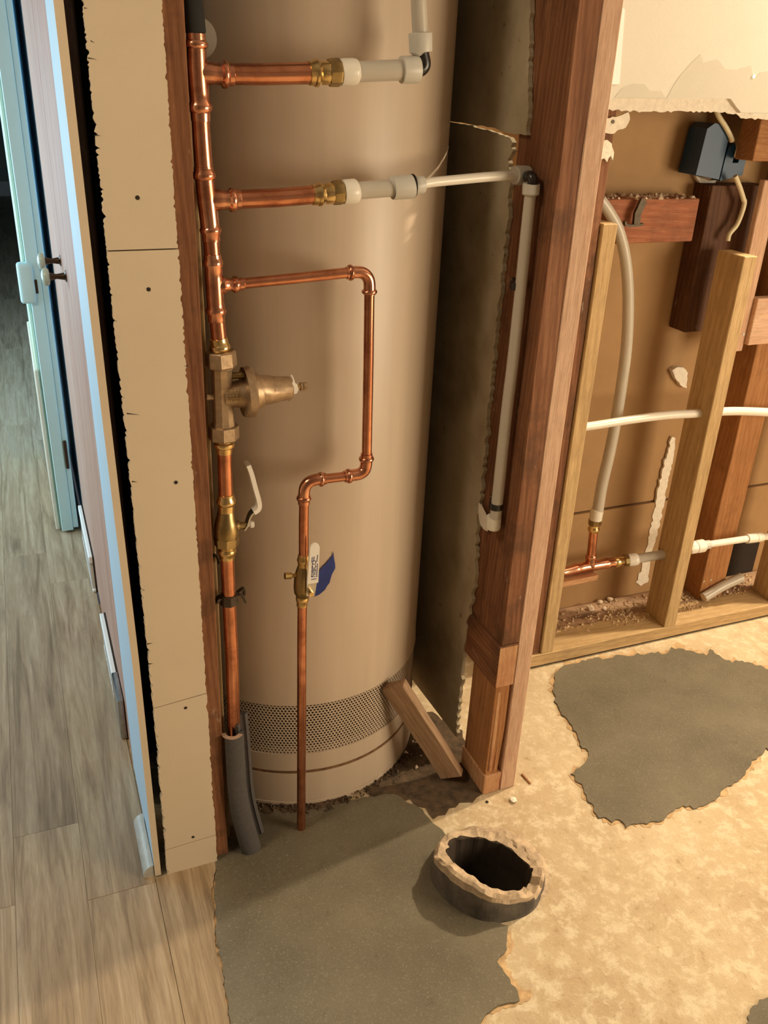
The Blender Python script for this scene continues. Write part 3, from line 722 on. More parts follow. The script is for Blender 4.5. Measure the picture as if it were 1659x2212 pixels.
tape_px = ragged([(720, 1191), (718, 1200), (708, 1212), (690, 1232), (680, 1262), (678, 1289), (690, 1284), (702, 1274), (712, 1258), (717, 1240), (724, 1227), (722, 1210)], 8, .8, 81)
tp = [on_tank(a, b, .0012) for a, b in tape_px]
tb = link('tape', prism(tp, Vector((0, -.0007, 0))), M['tape']); tag(tb, 'strip of blue painter tape stuck on the beige tank', 'tape')

# ================================================================== COPPER RISER AND ITS VALVES
YR = 1.288
def pR(x, y): return PY(x, y, YR)
RX = [(-60, 408), (0, 416), (72, 423), (150, 426), (232, 432.5), (290, 435), (373, 441), (430, 447), (497, 455), (568, 460), (618, 463), (671, 466.5), (715, 469), (740, 474), (778, 478), (825, 479.5), (931, 483), (960, 484), (1034, 485.5), (1078, 488.5), (1128, 488.5), (1188, 490), (1238, 492), (1347, 497), (1420, 501), (1567, 505), (1640, 508), (1700, 512), (1780, 525), (1845, 543)]
def rx(y):
    for (a, xa), (b, xb) in zip(RX[:-1], RX[1:]):
        if a <= y <= b: return xa+(xb-xa)*(y-a)/(b-a)
    return RX[-1][1]
def R_(lst): return [(rx(y), y, r) for y, r in lst]
riser = root_at('copper_riser', 'vertical copper riser pipe with three pressed tees beside the water heater', 'pipe', pR(*[545, 1850]))
def press(y0, y1, r, up=True):
    """pressed sleeve end between two photo rows: lip, bead, throat."""
    d = y1-y0; return [(y0, r*1.0), (y0+d*.02, r*1.10), (y0+d*.34, r*1.12), (y0+d*.42, r*1.30), (y0+d*.55, r*1.34), (y0+d*.68, r*1.28), (y0+d*.74, r*1.12), (y1, r*1.10)]
turn('pipe', R_([(60, 19), (300, 20), (372, 20.5)]), riser, M['copper'], pR)
turn('pipe', R_([(480, 18), (570, 18)]), riser, M['copper'], pR)
turn('pipe', R_([(660, 17.2), (745, 17.2)]), riser, M['copper'], pR)
turn('pipe', R_([(950, 16), (1090, 16)]), riser, M['copper'], pR)
turn('pipe', R_([(1180, 15.2), (1300, 15), (1420, 14.5), (1600, 14), (1700, 13.5)]), riser, M['copper'], pR)
turn('tee', R_([(71, 19), (72, 20.5), (86, 21), (91, 25), (96, 26), (101, 25), (105, 21), (118, 21.5), (150, 22), (200, 22), (219, 21.5), (225, 25.5), (232, 27), (239, 25.5), (244, 21.5), (262, 21), (263, 19.5)]), riser, M['copper_bright'], pR, 28)
turn('tee', R_([(359, 20), (360, 21.3), (369, 21.5), (374, 25), (379, 25.6), (384, 24.5), (388, 21.5), (405, 21.5), (470, 21), (480, 20.5), (490, 20.5), (494, 23.6), (498, 24), (502, 23), (506, 20.2), (520, 20), (521, 18.5)]), riser, M['copper_bright'], pR, 28)
turn('tee', R_([(548, 18), (549, 19.3), (559, 19.6), (564, 22), (569, 22.6), (574, 21.6), (578, 19.6), (600, 20), (655, 19.4), (664, 19.4), (668, 22.4), (672, 22.8), (676, 22), (680, 19), (694, 18.8), (695, 17.5)]), riser, M['copper_bright'], pR, 28)
# tee outlets
turn('tee_outlet', [(430, 156, 20), (452, 158, 24), (462, 159, 22), (472, 160, 21.5), (477, 160, 22), (481, 160, 28.5), (486, 160.5, 29), (490, 160.5, 27), (493, 160.5, 23.5), (503, 161, 23.2), (504, 161, 22)], riser, M['copper_bright'], pR, 28)
turn('tee_outlet', [(450, 431, 18), (470, 432, 23), (480, 432, 20.5), (490, 432, 20), (494, 432, 20.5), (498, 432, 25), (502, 432, 25.3), (506, 431.5, 24), (509, 431.5, 21.2), (518, 431, 21), (519, 431, 20)], riser, M['copper_bright'], pR, 28)
turn('tee_outlet', [(464, 616, 14), (482, 616, 20), (490, 615.5, 14.5), (498, 615, 13.5), (502, 615, 14), (505, 615, 17.5), (509, 614.5, 17.8), (513, 614, 17), (516, 614, 13.6), (526, 613, 13.4), (527, 613, 12)], riser, M['copper_bright'], pR, 26)
turn('branch_pipe', [(480, 160, 21.5), (560, 160.5, 21.8), (675, 158, 22.2)], riser, M['copper'], pR)
turn('branch_pipe', [(500, 431.5, 19.6), (600, 427, 19.6), (685, 420, 19.6)], riser, M['copper'], pR)
# black foam sleeve and clear disc at the top
sl = root_at('pipe_sleeve', 'black foam sleeve around the top of the copper riser', 'pipe insulation', pR(422, 72))
turn('sleeve', R_([(-58, 23), (0, 22.5), (71, 22)]), sl, M['rubber'], pR, 24)
p = PY(428, 82, 1.335)
dc = link('wall_disc', bm_sweep([p, p+Vector((.0, .002, 0))], [.0255, .0255], 40), M['disc'], smooth=40); tag(dc, 'clear round plastic disc behind the top of the copper riser', 'disc')

# brass and bronze pressure regulator
rg = root_at('pressure_regulator', 'cast bronze pressure regulator with a bell-shaped bonnet on the riser', 'regulator', pR(483, 945))
def pressb(name, y0, y1, r, root): return turn(name, R_(press(y0, y1, r)), root, M['brass'], pR, 26)
pressb('press_end', 729, 768, 17.5, rg)
turn('union_nut', R_([(757, 18), (757.5, 30), (760, 33), (788, 34), (792, 32), (793, 22)]), rg, M['bronze'], pR, 8, 20, .2)
turn('body', R_([(792, 23), (796, 24.5), (800, 23), (905, 23), (915, 25), (922, 25)]), rg, M['bronze'], pR, 10, 20, .3)
turn('union_nut', R_([(917, 22), (919, 33), (945, 33.5), (948, 31), (949, 20)]), rg, M['bronze'], pR, 8, 20, .2)
turn('press_end', R_([(948, 18), (949, 19), (953, 19), (956, 22.5), (960, 23), (964, 22), (967, 18), (978, 17.6), (979, 16)]), rg, M['brass'], pR, 26)
turn('neck', [(482, 856, 26), (500, 853, 27), (515, 851, 30), (533, 850, 33)], rg, M['bronze'], pR, 20)
turn('flange', [(526, 848, 34), (527, 848, 52), (529, 848, 55), (543, 846, 55), (546, 846, 52), (549, 845.5, 42), (556, 845, 40)], rg, M['bronze'], pR, 36, 30)
turn('bonnet', [(552, 845, 40), (563, 844, 36), (566, 843, 33), (585, 842, 31), (587, 842, 29.5), (626, 838, 25), (629, 837.5, 22), (630, 837.5, 8)], rg, M['bronze'], pR, 30, 30)
turn('adjusting_bolt', [(628, 837, 5), (652, 835, 5)], rg, M['brass'], pR, 12)
turn('locknut', [(648, 835.5, 3), (648.5, 835.5, 10), (653, 835, 10), (654, 835, 7), (655, 835, 9), (663, 834, 9), (663.5, 834, 3)], rg, M['bronze'], pR, 6)
turn('side_plug', [(496, 812, 7), (527, 810, 7.5)], rg, M['brass_dark'], pR, 12)
turn('side_plug', [(466, 857, 8), (446, 857, 8), (444, 857, 6)], rg, M['bronze'], pR, 12)
tg = [(632, 824), (642, 830), (645, 842), (641, 850), (633, 852), (631, 840)]
child(link('wire_tag', prism([PY(a, b, YR-.014) for a, b in tg], Vector((0, .0008, 0))), M['white_plastic']), rg)
tube('seal_wire', smooth_path([PY(636, 828, YR-.012), PY(633, 818, YR-.006), PY(629, 810, YR-.002)], 4), .0011, rg, M['white_plastic'], 8)
tube('seal_wire', smooth_path([PY(634, 850, YR-.012), PY(630, 860, YR-.006), PY(624, 867, YR-.002)], 4), .0009, rg, M['steel'], 8)
rnd = random.Random(5)
cast = None
for i, xx in enumerate((497, 504, 511, 518)):
    for j in range(5):
        a = PY(xx, 842+j*6, YR-.0225-.001*i); bm = bm_box((-.0014, -.0006, -.0013), (.0014, .0006, .0013)); o = link('cast_mark', bm, M['brass_dark']); o.location = a; child(o, rg)

# lever ball valve on the riser
def lever_strip(pts, width, th, mat, name, root, wdir=Vector((0, 1, 0))):
    bm = bmesh.new(); pts = [Vector(p) for p in pts]; rings = []
    for i, p in enumerate(pts):
        t = (pts[min(i+1, len(pts)-1)]-pts[max(i-1, 0)]).normalized(); n = t.cross(wdir).normalized()
        W = wdir*(width if not isinstance(width, list) else width[i])/2; N = n*th/2
        rings.append([bm.verts.new(p+W+N), bm.verts.new(p-W+N), bm.verts.new(p-W-N), bm.verts.new(p+W-N)])
    for a, b in zip(rings[:-1], rings[1:]):
        for k in range(4): bm.faces.new((a[k], a[(k+1) % 4], b[(k+1) % 4], b[k]))
    bm.faces.new(rings[0]); bm.faces.new(rings[-1])
    bmesh.ops.bevel(bm, geom=[e for e in bm.edges if e.calc_face_angle(0) > .9], offset=th*.3, segments=2, affect='EDGES')
    return child(link(name, bm, mat, smooth=40), root)
v1 = root_at('ball_valve', 'brass ball valve with a bent white lever on the riser', 'valve', pR(490, 1205))
turn('press_end', R_([(1066, 16), (1067, 18), (1074, 18.2), (1079, 21), (1084, 21.4), (1088, 20), (1090, 17.6), (1104, 17.8)]), v1, M['brass'], pR, 26)
turn('body', R_([(1102, 17), (1106, 19), (1118, 21), (1126, 24), (1140, 26.5), (1154, 27), (1158, 26), (1159, 24)]), v1, M['brass_dark'], pR, 24)
turn('end_nut', R_([(1157, 24), (1158, 27.5), (1162, 28), (1176, 26.5), (1179, 22), (1180, 17)]), v1, M['brass_dark'], pR, 8, 20, .2)
turn('press_end', R_([(1176, 17), (1184, 17), (1187, 20), (1191, 20.4), (1195, 19), (1198, 16.8), (1206, 16.5), (1207, 15)]), v1, M['brass'], pR, 26)
turn('stem', [(500, 1137, 14), (515, 1136, 12), (518, 1136, 8), (530, 1135, 7.5)], v1, M['brass_dark'], pR, 16)
turn('lever_nut', [(527, 1134, 5), (540, 1133, 5), (540.5, 1133, 7.5), (548, 1132, 7.5), (548.5, 1132, 5)], v1, M['white_plastic'], pR, 6)
arm = [pR(*q) for q in ((526, 1142), (532, 1134), (536, 1122), (541, 1110), (549, 1102))]
lever_strip(smooth_path(arm, 4), .016, .0028, M['steel'], 'lever_arm', v1)
hd = [pR(*q) for q in ((546, 1103), (555, 1097), (558, 1088), (556, 1075), (549, 1050), (541, 1020), (534, 1001))]
lever_strip(smooth_path(hd, 4), .021, .0072, M['white_plastic'], 'lever_grip', v1)
# hanger on the riser below
hg = root_at('pipe_hanger', 'dark iron hanger clamp round the lower riser', 'bracket', pR(498, 1306))
turn('clamp_band', R_([(1283, 17), (1284, 20), (1303, 20), (1304, 17)]), hg, M['iron'], pR, 8, 20)
a0 = pR(484, 1296)
lever_strip(smooth_path([pR(486, 1292), pR(474, 1291), pR(468, 1298), PY(462, 1302, YR+.02)], 4), .014, .004, M['iron'], 'clamp_ear', hg)
lever_strip(smooth_path([pR(508, 1290), PY(517, 1284, YR+.004), PY(523, 1288, YR+.008), PY(529, 1299, YR+.008)], 4), .012, .004, M['iron'], 'clamp_ear', hg)
lever_strip(smooth_path([PY(512, 1282, YR+.01), PY(521, 1274, YR+.016), PY(527, 1272, YR+.02), PY(527, 1284, YR+.02)], 4), .01, .003, M['iron'], 'clamp_ear', hg)
lever_strip(smooth_path([PY(472, 1216, YR+.02), PY(466, 1200, YR+.022), PY(458, 1203, YR+.024), PY(456, 1216, YR+.024)], 4), .008, .003, M['iron'], 'clamp_wire', hg)
# grey foam round the foot of the riser, split along its length
fm = root_at('foam_insulation', 'split grey foam insulation around the foot of the copper riser', 'pipe insulation', PZ(545, 1850, .005))
YI = 1.276
def pI(x, y): return PY(x, y, YI)
main = [(502, 1582), (505, 1640), (509, 1700), (517, 1750), (530, 1800), (548, 1858)]
mp_ = smooth_path([pI(*q) for q in main], 5)
rad = [.0205+.0022*i/len(mp_) for i in range(len(mp_))]
child(link('foam_front', bm_sweep(mp_, rad, 26, arc=(-1.75, .95), inner=[.0118]*len(mp_)), M['foam'], smooth=50), fm)
for p_ in fm.children[0].data.polygons: pass
side = [(522, 1552), (527, 1600), (531, 1650), (537, 1720), (549, 1775), (568, 1838)]
sp_ = smooth_path([PY(a, b, YI+.014) for a, b in side], 5)
child(link('foam_back', bm_sweep(sp_, [.0215]*len(sp_), 22, arc=(.55, 3.9), inner=[.0115]*len(sp_)), M['foam'], smooth=50), fm)
child(link('foam_cut_face', bm_sweep([mp_[0]+Vector((0, 0, -.0005)), mp_[0]+Vector((0, 0, .0006))], [.0203, .0203], 26, arc=(-1.75, .95), inner=[.012, .012]), M['foam_cut']), fm)

# thin copper loop with its small lever valve
def pT(x, y): return PY(x, y, YR)
loop = root_at('copper_loop', 'thin copper drain line stepping down in front of the tank', 'pipe', PZ(650, 1795, .004))
def pipe_px(px, rpx, mat, name, n=1):
    pts = [pT(*q) for q in px]; pts = smooth_path(pts, n) if n > 1 else pts
    return tube(name, pts, [rpx*mpp(p) for p in pts], loop, mat)
turn('pipe', [(515, 613.5, 11.5), (640, 601, 11.5), (762, 588, 11.5)], loop, M['copper'], pT)
turn('pipe', [(798, 622, 11.3), (796, 780, 11.2), (792, 990, 10.8)], loop, M['copper'], pT)
turn('pipe', [(755, 1028, 10.5), (690, 1036, 10.5)], loop, M['copper'], pT)
turn('pipe', [(657, 1066, 11), (656, 1140, 10.9), (656, 1215, 10.9)], loop, M['copper'], pT)
turn('pipe', [(653, 1290, 10.4), (652, 1380, 10.2), (651.4, 1500, 9.9), (651, 1650, 9.6), (650.5, 1797, 9.3)], loop, M['copper'], pT)
def elbow(path, radii_c, name='elbow'):
    pts = smooth_path([pT(*q) for q in path], 5)
    r = [radii_c*mpp(p) for p in pts]; return tube(name, pts, r, loop, M['copper_bright'], 22)
elbow([(748, 590), (768, 588), (784, 590), (794, 599), (798, 612), (798, 636)], 13.2)
elbow([(792, 980), (791, 1002), (787, 1016), (776, 1024), (760, 1027), (744, 1029.5)], 13)
elbow([(703, 1034), (684, 1036), (669, 1041), (660, 1051), (657, 1064), (656.5, 1088)], 13)
def bead(x, y, dx, dy, r):
    turn('press_bead', [(x-dx*1.0, y-dy*1.0, r*.86), (x-dx*.8, y-dy*.8, r*.98), (x, y, r*1.06), (x+dx*.8, y+dy*.8, r*.98), (x+dx, y+dy, r*.86)], loop, M['copper_bright'], pT, 22, 60)
bead(757, 589, 4.5, -.4, 16.5); bead(798, 630, 0, 4.5, 16.3)
bead(791.5, 991, 0, 4.5, 15.8); bead(753, 1028.5, 4.5, -.5, 15.6)
bead(693, 1035.5, 4.5, -.5, 15.6); bead(656.5, 1076, 0, 4.5, 15.6)
v2 = root_at('ball_valve', 'small brass ball valve with a flat lettered white lever', 'valve', pT(652, 1310))
turn('press_end', [(656, 1197, 11), (656, 1198, 12.6), (656, 1204, 13), (656, 1208, 14.8), (656, 1212, 14.6), (655.6, 1215, 12.6), (655.5, 1225, 12.4)], v2, M['brass'], pT, 24)
turn('body', [(655.5, 1223, 13), (655.4, 1234, 17), (655, 1246, 20), (654.5, 1268, 20.5), (654, 1280, 19), (653.7, 1287, 14), (653.5, 1292, 13)], v2, M['brass_dark'], pT, 24)
turn('press_end', [(653.2, 1286, 13), (653, 1291, 14.6), (653, 1296, 14.4), (652.6, 1299, 12.4), (652.4, 1308, 12), (652.3, 1309, 10.4)], v2, M['brass'], pT, 24)
turn('bleed_screw', [(642, 1243, 4.5), (630, 1243.5, 4.5), (629, 1243.5, 7.5), (615, 1244, 8), (614.5, 1244, 5)], v2, M['brass'], pT, 8)
def pV(x, y): return PY(x, y, YR-.026)
yl = YR-.026
turn('lever_bolt', [(668, 1281, 5), (672, 1281, 5)], v2, M['brass'], pV, 10)
bt = pV(671, 1281); child(link('lever_nut', bm_sweep([bt+Vector((0, .016, 0)), bt+Vector((0, -.006, 0))], [.0052, .0048], 6), M['brass']), v2)
lev = [(663, 1263), (688, 1259), (691, 1183)] 
arc = [(690.5, 1181), (688.5, 1177), (685, 1174.5), (681, 1173.5), (676, 1175), (671.5, 1179), (669, 1184)]
lv = prism([pV(a, b) for a, b in lev+arc], Vector((0, .0042, 0)))
bmesh.ops.bevel(lv, geom=[e for e in lv.edges if len(e.link_faces) == 2 and e.calc_face_angle(0) > 1.0], offset=.0009, segments=2, affect='EDGES')
lever2 = child(link('lever', lv, M['white_plastic'], smooth=45), v2)
la = prism([pV(a, b)+Vector((0, .0035, 0)) for a, b in ((664, 1258), (687, 1254), (681, 1290), (663, 1290))], Vector((0, .002, 0)))
child(link('lever_arm', la, M['steel']), v2)
def lettering(txt, px, py, size_px, ang_ref=(676, 1250, 679, 1190)):
    cu = bpy.data.curves.new('lettering', 'FONT'); cu.body = txt; cu.size = 1.0; cu.align_x = 'LEFT'; cu.align_y = 'CENTER'
    t = bpy.data.objects.new('t', cu); COL.objects.link(t)
    dg = bpy.context.evaluated_depsgraph_get(); me = bpy.data.meshes.new_from_object(t.evaluated_get(dg)); bpy.data.objects.remove(t)
    p = pV(px, py); p.y -= .0005
    xa = (pV(ang_ref[2], ang_ref[3])-pV(ang_ref[0], ang_ref[1])).normalized()      # reads upward
    ya = Vector((0, -1, 0)).cross(xa).normalized()
    S = size_px*mpp(p)
    mm = Matrix((xa*S, ya*S, xa.cross(ya)*S)).transposed().to_4x4(); mm.translation = p
    me.transform(mm); return sub(link('lettering', me, M['ink']), lever2)
lettering('NIBCO', 677.5, 1247, 13.5)
for (x0, y0, x1, y1, wd_) in ((673, 1247, 675.5, 1216, 1.6), (684, 1246, 686, 1217, 2.0), (673.5, 1214, 675, 1203, 1.6), (677.5, 1213, 679, 1202, 1.6), (684.5, 1213, 686.5, 1198, 1.8), (672.5, 1252, 684, 1249.5, 1.6)):
    n = 7; 
    for i in range(n):
        t0, t1 = (i+.08)/n, (i+.78)/n
        a = (x0+(x1-x0)*t0, y0+(y1-y0)*t0); b = (x0+(x1-x0)*t1, y0+(y1-y0)*t1)
        L = math.hypot(x1-x0, y1-y0); nx, ny = -(y1-y0)/L*wd_/2, (x1-x0)/L*wd_/2
        quad = [pV(a[0]+nx, a[1]+ny), pV(b[0]+nx, b[1]+ny), pV(b[0]-nx, b[1]-ny), pV(a[0]-nx, a[1]-ny)]
        sub(link('fine_print', prism([q+Vector((0, -.0003, 0)) for q in quad], Vector((0, -.0002, 0))), M['ink']), lever2)

# ================================================================== WHITE PLASTIC LINES OFF THE RISER
px1 = root_at('plastic_pipe', 'white plastic pipe with a black elbow rising in front of the tank top', 'pipe', pR(750, 157))
turn('brass_adapter', [(666, 158.5, 22.5), (667, 158.5, 24), (677, 158, 24.5), (680, 158, 27.5), (685, 158, 28), (689, 157.8, 25), (692, 157.8, 22), (697, 157.6, 24), (710, 157.4, 24)], px1, M['brass'], pR, 28)
turn('hex_collar', [(708, 157.4, 22), (709, 157.4, 27), (715, 157, 28), (730, 156.5, 28.5), (734, 156.5, 27), (735, 156.5, 22)], px1, M['brass_dark'], pR, 8, 20)
turn('collar', [(734, 156.5, 22), (735, 156.5, 26), (742, 156, 27), (764, 155, 27), (770, 155, 25), (773, 155, 21.5)], px1, M['pex_bright'], pR, 28)
turn('pipe', [(770, 155, 21), (820, 153, 21), (868, 151, 21)], px1, M['pex'], pR, 26)
turn('collar', [(866, 151, 21), (867, 151, 27), (900, 150.2, 27.5), (903, 150, 26), (904, 150, 16)], px1, M['collar'], pR, 28)
el = smooth_path([pR(*q) for q in ((900, 149.5), (908, 149), (914, 143), (915, 134), (912, 120), (910, 108))], 5)
tube('elbow', el, [15.5*mpp(p) for p in el], px1, M['black'], 22)
turn('collar', [(909.5, 113, 15), (909, 112.5, 25), (908, 75, 26), (908, 71, 25), (908, 70.5, 18)], px1, M['collar'], pR, 28)
turn('pipe', [(908, 76, 17.5), (906, 40, 17.5), (904, 0, 17.3), (901, -70, 17)], px1, M['pex'], pR, 26)

px2 = root_at('plastic_pipe', 'white plastic pipe crossing from the riser to the partition stud and down it', 'pipe', pR(770, 412))
turn('brass_adapter', [(674, 421.5, 20), (675, 421.5, 21.5), (684, 420.5, 22), (687, 420, 24.5), (692, 420, 25), (696, 419.5, 22), (700, 419, 20), (705, 418.5, 22), (718, 417.5, 22)], px2, M['brass'], pR, 28)
turn('hex_collar', [(717, 417, 20), (718, 417, 24), (722, 416.5, 25.5), (736, 415.5, 25.5), (740, 415, 24), (741, 415, 20)], px2, M['brass_dark'], pR, 8, 20)
turn('collar', [(740, 415, 20), (741, 415, 25), (748, 414.5, 26), (766, 413, 26), (771, 412.5, 23), (774, 412, 18.5)], px2, M['pex_bright'], pR, 28)
turn('pipe', [(772, 412, 18), (810, 409, 18), (850, 406, 18)], px2, M['pex'], pR, 26)
turn('collar', [(846, 406.5, 18), (847, 406, 24), (854, 405.5, 25), (886, 403, 25.5), (890, 402.5, 25), (891, 402, 20)], px2, M['collar'], pR, 28)
turn('ring', [(890.5, 402, 25), (893, 401.8, 25)], px2, M['black'], pR, 28)
turn('collar', [(893, 401, 12), (893.5, 401, 18.5), (912, 399, 18.5), (915, 398.5, 17), (916, 398.5, 10)], px2, M['collar'], pR, 24)
XE = XP-.020
pe = PX(1122, 379, XE)
def lerp_plane(x, y):
    t = (x-905)/(1122-905); Y = YR+(pe.y-YR)*max(0, min(1.15, t)); return PY(x, y, Y)
pts = smooth_path([lerp_plane(a, b) for a, b in ((908, 398), (940, 393), (1000, 387), (1060, 381.5), (1118, 378))], 6)
tube('pipe', pts, [10.3*mpp(p) for p in pts], px2, M['pex_bright'], 20)
turn('collar', [(1111, 378.6, 12), (1111.5, 378.5, 18.5), (1115, 378.4, 20), (1138, 378.4, 19.5), (1139, 378.4, 12)], px2, M['collar'], lerp_plane, 26)
def pE(x, y): return PX(x, y, XE)
el = smooth_path([lerp_plane(1134, 381), pE(1146, 381), pE(1151, 388), pE(1149, 402)], 5)
tube('elbow', el, [11.5*mpp(p) for p in el], px2, M['black'], 20)
turn('collar', [(1148.3, 396, 11), (1148.2, 396.5, 18.5), (1147.5, 402, 19), (1146.2, 420, 18.5), (1146, 423, 13)], px2, M['collar'], pE, 26)
pv = [(1146, 415), (1144, 434), (1134, 530), (1123, 640), (1108, 780), (1093.5, 900), (1074.5, 1080), (1070, 1118)]
pts = smooth_path([pE(*q) for q in pv], 5); tube('pipe', pts, [12.6*mpp(p) for p in pts], px2, M['pex'], 22)
turn('collar', [(1067.5, 1114, 11), (1067.3, 1115, 16), (1065.5, 1137, 16), (1065, 1141, 14.5), (1064.8, 1142, 9)], px2, M['pex_bright'], pE, 24)
for (cx, cy) in ((1119, 617), (1072, 1092)):
    c0 = pE(cx, cy)
    cl = root_at('pipe_clip', 'dark plastic clip holding the upright white pipe %s' % ('halfway up the partition stud' if cy < 700 else 'at its lower end'), 'clip', c0, 'pipe clips')
    child(link('clip_band', bm_sweep([c0+Vector((0, 0, -.006)), c0+Vector((0, 0, .006))], [.0135, .0135], 20), M['black'], smooth=40), cl)
    child(link('clip_ear', bm_box((c0.x+.004, c0.y+.010, c0.z-.004), (c0.x+.0195, c0.y+.036, c0.z+.007), .002), M['black']), cl)
    nn = Vector((c0.x+.003, c0.y+.030, c0.z+.004)); child(link('nail_head', bm_sweep([nn, nn+Vector((.004, 0, 0))], [.0026, .0026], 10), M['steel']), cl)
# torn white scrap by the lower end
sc = [(1034, 1086), (1040, 1092), (1048, 1108), (1054, 1124), (1056, 1134), (1052, 1148), (1044, 1143), (1037, 1132), (1034, 1118), (1033, 1102)]
ob = link('plaster_scrap', prism([PX(a, b, XP-.0105) for a, b in sc], Vector((.0015, 0, 0))), M['gypsum']); tag(ob, 'torn white plaster scrap beside the lower pipe end', 'plaster')

# ================================================================== PLUMBING INSIDE THE STUD WALL
def pl(Y): return lambda x, y: PY(x, y, Y)
q = pl(1.712)
sv = root_at('plastic_pipe', 'wide white plastic pipe curving down to a copper tee', 'pipe', q(1280, 1130))
pv = [(1296, 430), (1318, 462), (1337, 500), (1351, 560), (1357, 640), (1354, 740), (1343, 830), (1330, 910), (1315, 985), (1300, 1050), (1290, 1112)]
pts = smooth_path([q(*a) for a in pv], 6); tube('pipe', pts, [12.2*mpp(p) for p in pts], sv, M['pex'], 22)
turn('collar', [(1290.5, 1101, 12), (1290.3, 1101.5, 13.5), (1289, 1106, 14), (1286.5, 1122, 13.6), (1286, 1124, 11)], sv, M['pex_bright'], q, 26)
turn('hex_collar', [(1286, 1122, 11), (1285.8, 1123, 14.5), (1284, 1133, 14), (1283.8, 1134, 10)], sv, M['brass_dark'], q, 8, 20)
ct = root_at('copper_tee', 'short copper tee with brass press ends low in the stud wall', 'pipe fitting', q(1275, 1225))
turn('press_end', [(1283.8, 1132, 9), (1283.6, 1133, 11), (1283, 1138, 11), (1282.6, 1141, 13), (1282.2, 1144, 13), (1281.8, 1147, 11), (1281.6, 1149, 10)], ct, M['brass'], q, 24)
turn('drop_pipe', [(1282, 1146, 9.5), (1279, 1180, 9.5), (1275, 1215, 9.5)], ct, M['copper'], q, 22)
turn('tee_outlet', [(1277.5, 1196, 9), (1277.4, 1197, 10.8), (1277, 1200, 12.4), (1276.8, 1204, 12.4), (1276.4, 1207, 10.8), (1275.5, 1214, 10.8), (1274.5, 1222, 12), (1274, 1228, 9)], ct, M['copper_bright'], q, 24)
turn('run', [(1215, 1236.5, 10), (1236, 1231, 11), (1242, 1229.5, 12.6), (1247, 1228.5, 12.6), (1251, 1227.5, 11), (1262, 1225, 11.5), (1290, 1220.5, 11.5), (1304, 1218, 11), (1308, 1217.5, 12.2), (1313, 1216.5, 12.2), (1316, 1216, 10.8), (1328, 1214, 10.6)], ct, M['copper_bright'], q, 24)
turn('press_end', [(1326, 1214.5, 10), (1327, 1214, 11.4), (1331, 1213.6, 12.8), (1336, 1213, 12.6), (1339, 1212.5, 11), (1350, 1211, 11.4), (1352, 1210.5, 10)], ct, M['brass'], q, 24)
b0 = q(1212, 1254); b1 = q(1281, 1240)
child(board('support_block', (b0.x-.04, 1.712, b0.z), (b1.x, 1.712, b1.z+.002), (0, 1, 0), .05, .016, M['endgrain'], rag=.001), ct)
lr = root_at('plastic_pipe', 'white plastic pipe with couplings running through the pine stud near the floor', 'pipe', PY(1400, 1206, 1.69))
def pL(x, y):
    t = max(0, min(1, (x-1350)/(1500-1350))); return PY(x, y, 1.712-.055*t)
turn('hex_collar', [(1347, 1211.5, 10), (1348, 1211.3, 13.5), (1357, 1210, 13.8), (1358, 1209.8, 10)], lr, M['brass_dark'], pL, 8, 20)
turn('collar', [(1356, 1210, 10), (1357, 1210, 13.5), (1370, 1208.5, 14), (1376, 1207.6, 13), (1379, 1207, 10)], lr, M['pex_bright'], pL, 24)
pts = [pL(*a) for a in ((1374, 1207.5), (1400, 1203), (1440, 1196), (1470, 1190), (1500, 1184))]
tube('pipe', pts, [10.2*mpp(p) for p in pts], lr, M['pex'], 20)
turn('collar', [(1489, 1184.5, 11), (1490, 1184, 13.5), (1501, 1181.8, 13.8), (1502, 1181.6, 12.5), (1503, 1181.4, 14), (1518, 1178.8, 14.4), (1520, 1178.3, 12), (1521, 1178, 9)], lr, M['pex_bright'], pL, 26)
turn('collar', [(1519, 1178.3, 9), (1520, 1178, 9.8), (1532, 1175.8, 9.6), (1533, 1175.6, 7)], lr, M['collar'], pL, 22)
pts = [pL(*a) for a in ((1530, 1176), (1575, 1169.5), (1615, 1163.5))]; tube('pipe', pts, [7.3*mpp(p) for p in pts], lr, M['pex_bright'], 18)
turn('collar', [(1612, 1164, 7.5), (1613, 1164, 10.3), (1631, 1161.5, 10.6), (1632, 1161.4, 9.2), (1633, 1161.2, 10.6), (1644, 1160, 10.4), (1647, 1159.8, 8)], lr, M['pex_bright'], pL, 24)
pts = [pL(*a) for a in ((1640, 1161), (1680, 1157), (1730, 1154))]; tube('pipe', pts, [7.3*mpp(p) for p in pts], lr, M['pex_bright'], 18)
hz = root_at('plastic_pipe', 'slim bright white pipe bowing level across the stud bay through the pine stud', 'pipe', PY(1390, 906, 1.655))
q2 = pl(1.655)
pts = smooth_path([q2(*a) for a in ((1215, 927), (1275, 920.5), (1360, 907), (1440, 897), (1510, 893), (1560, 889), (1610, 888.5), (1700, 893), (1800, 902))], 5)
tube('pipe', pts, [9.2*mpp(p) for p in pts], hz, M['pex_bright'], 20)
# loose off-cut lying on the plate
a = PZ(1520, 1291, .060); b = PY(1602, 1247, 1.690)
oc = root_at('pipe_offcut', 'loose white pipe off-cut lying on the bottom plate', 'pipe', (a.x, a.y, .045))
tube('tube', smooth_path([a, (a+b)/2+Vector((0, .004, .001)), b], 5), .0145, oc, M['pex'], 22)
child(link('cut_end', bm_sweep([a+(a-b).normalized()*.0003, a+(a-b).normalized()*.0012], [.0135, .0130], 22), M['plaster_bit']), oc)

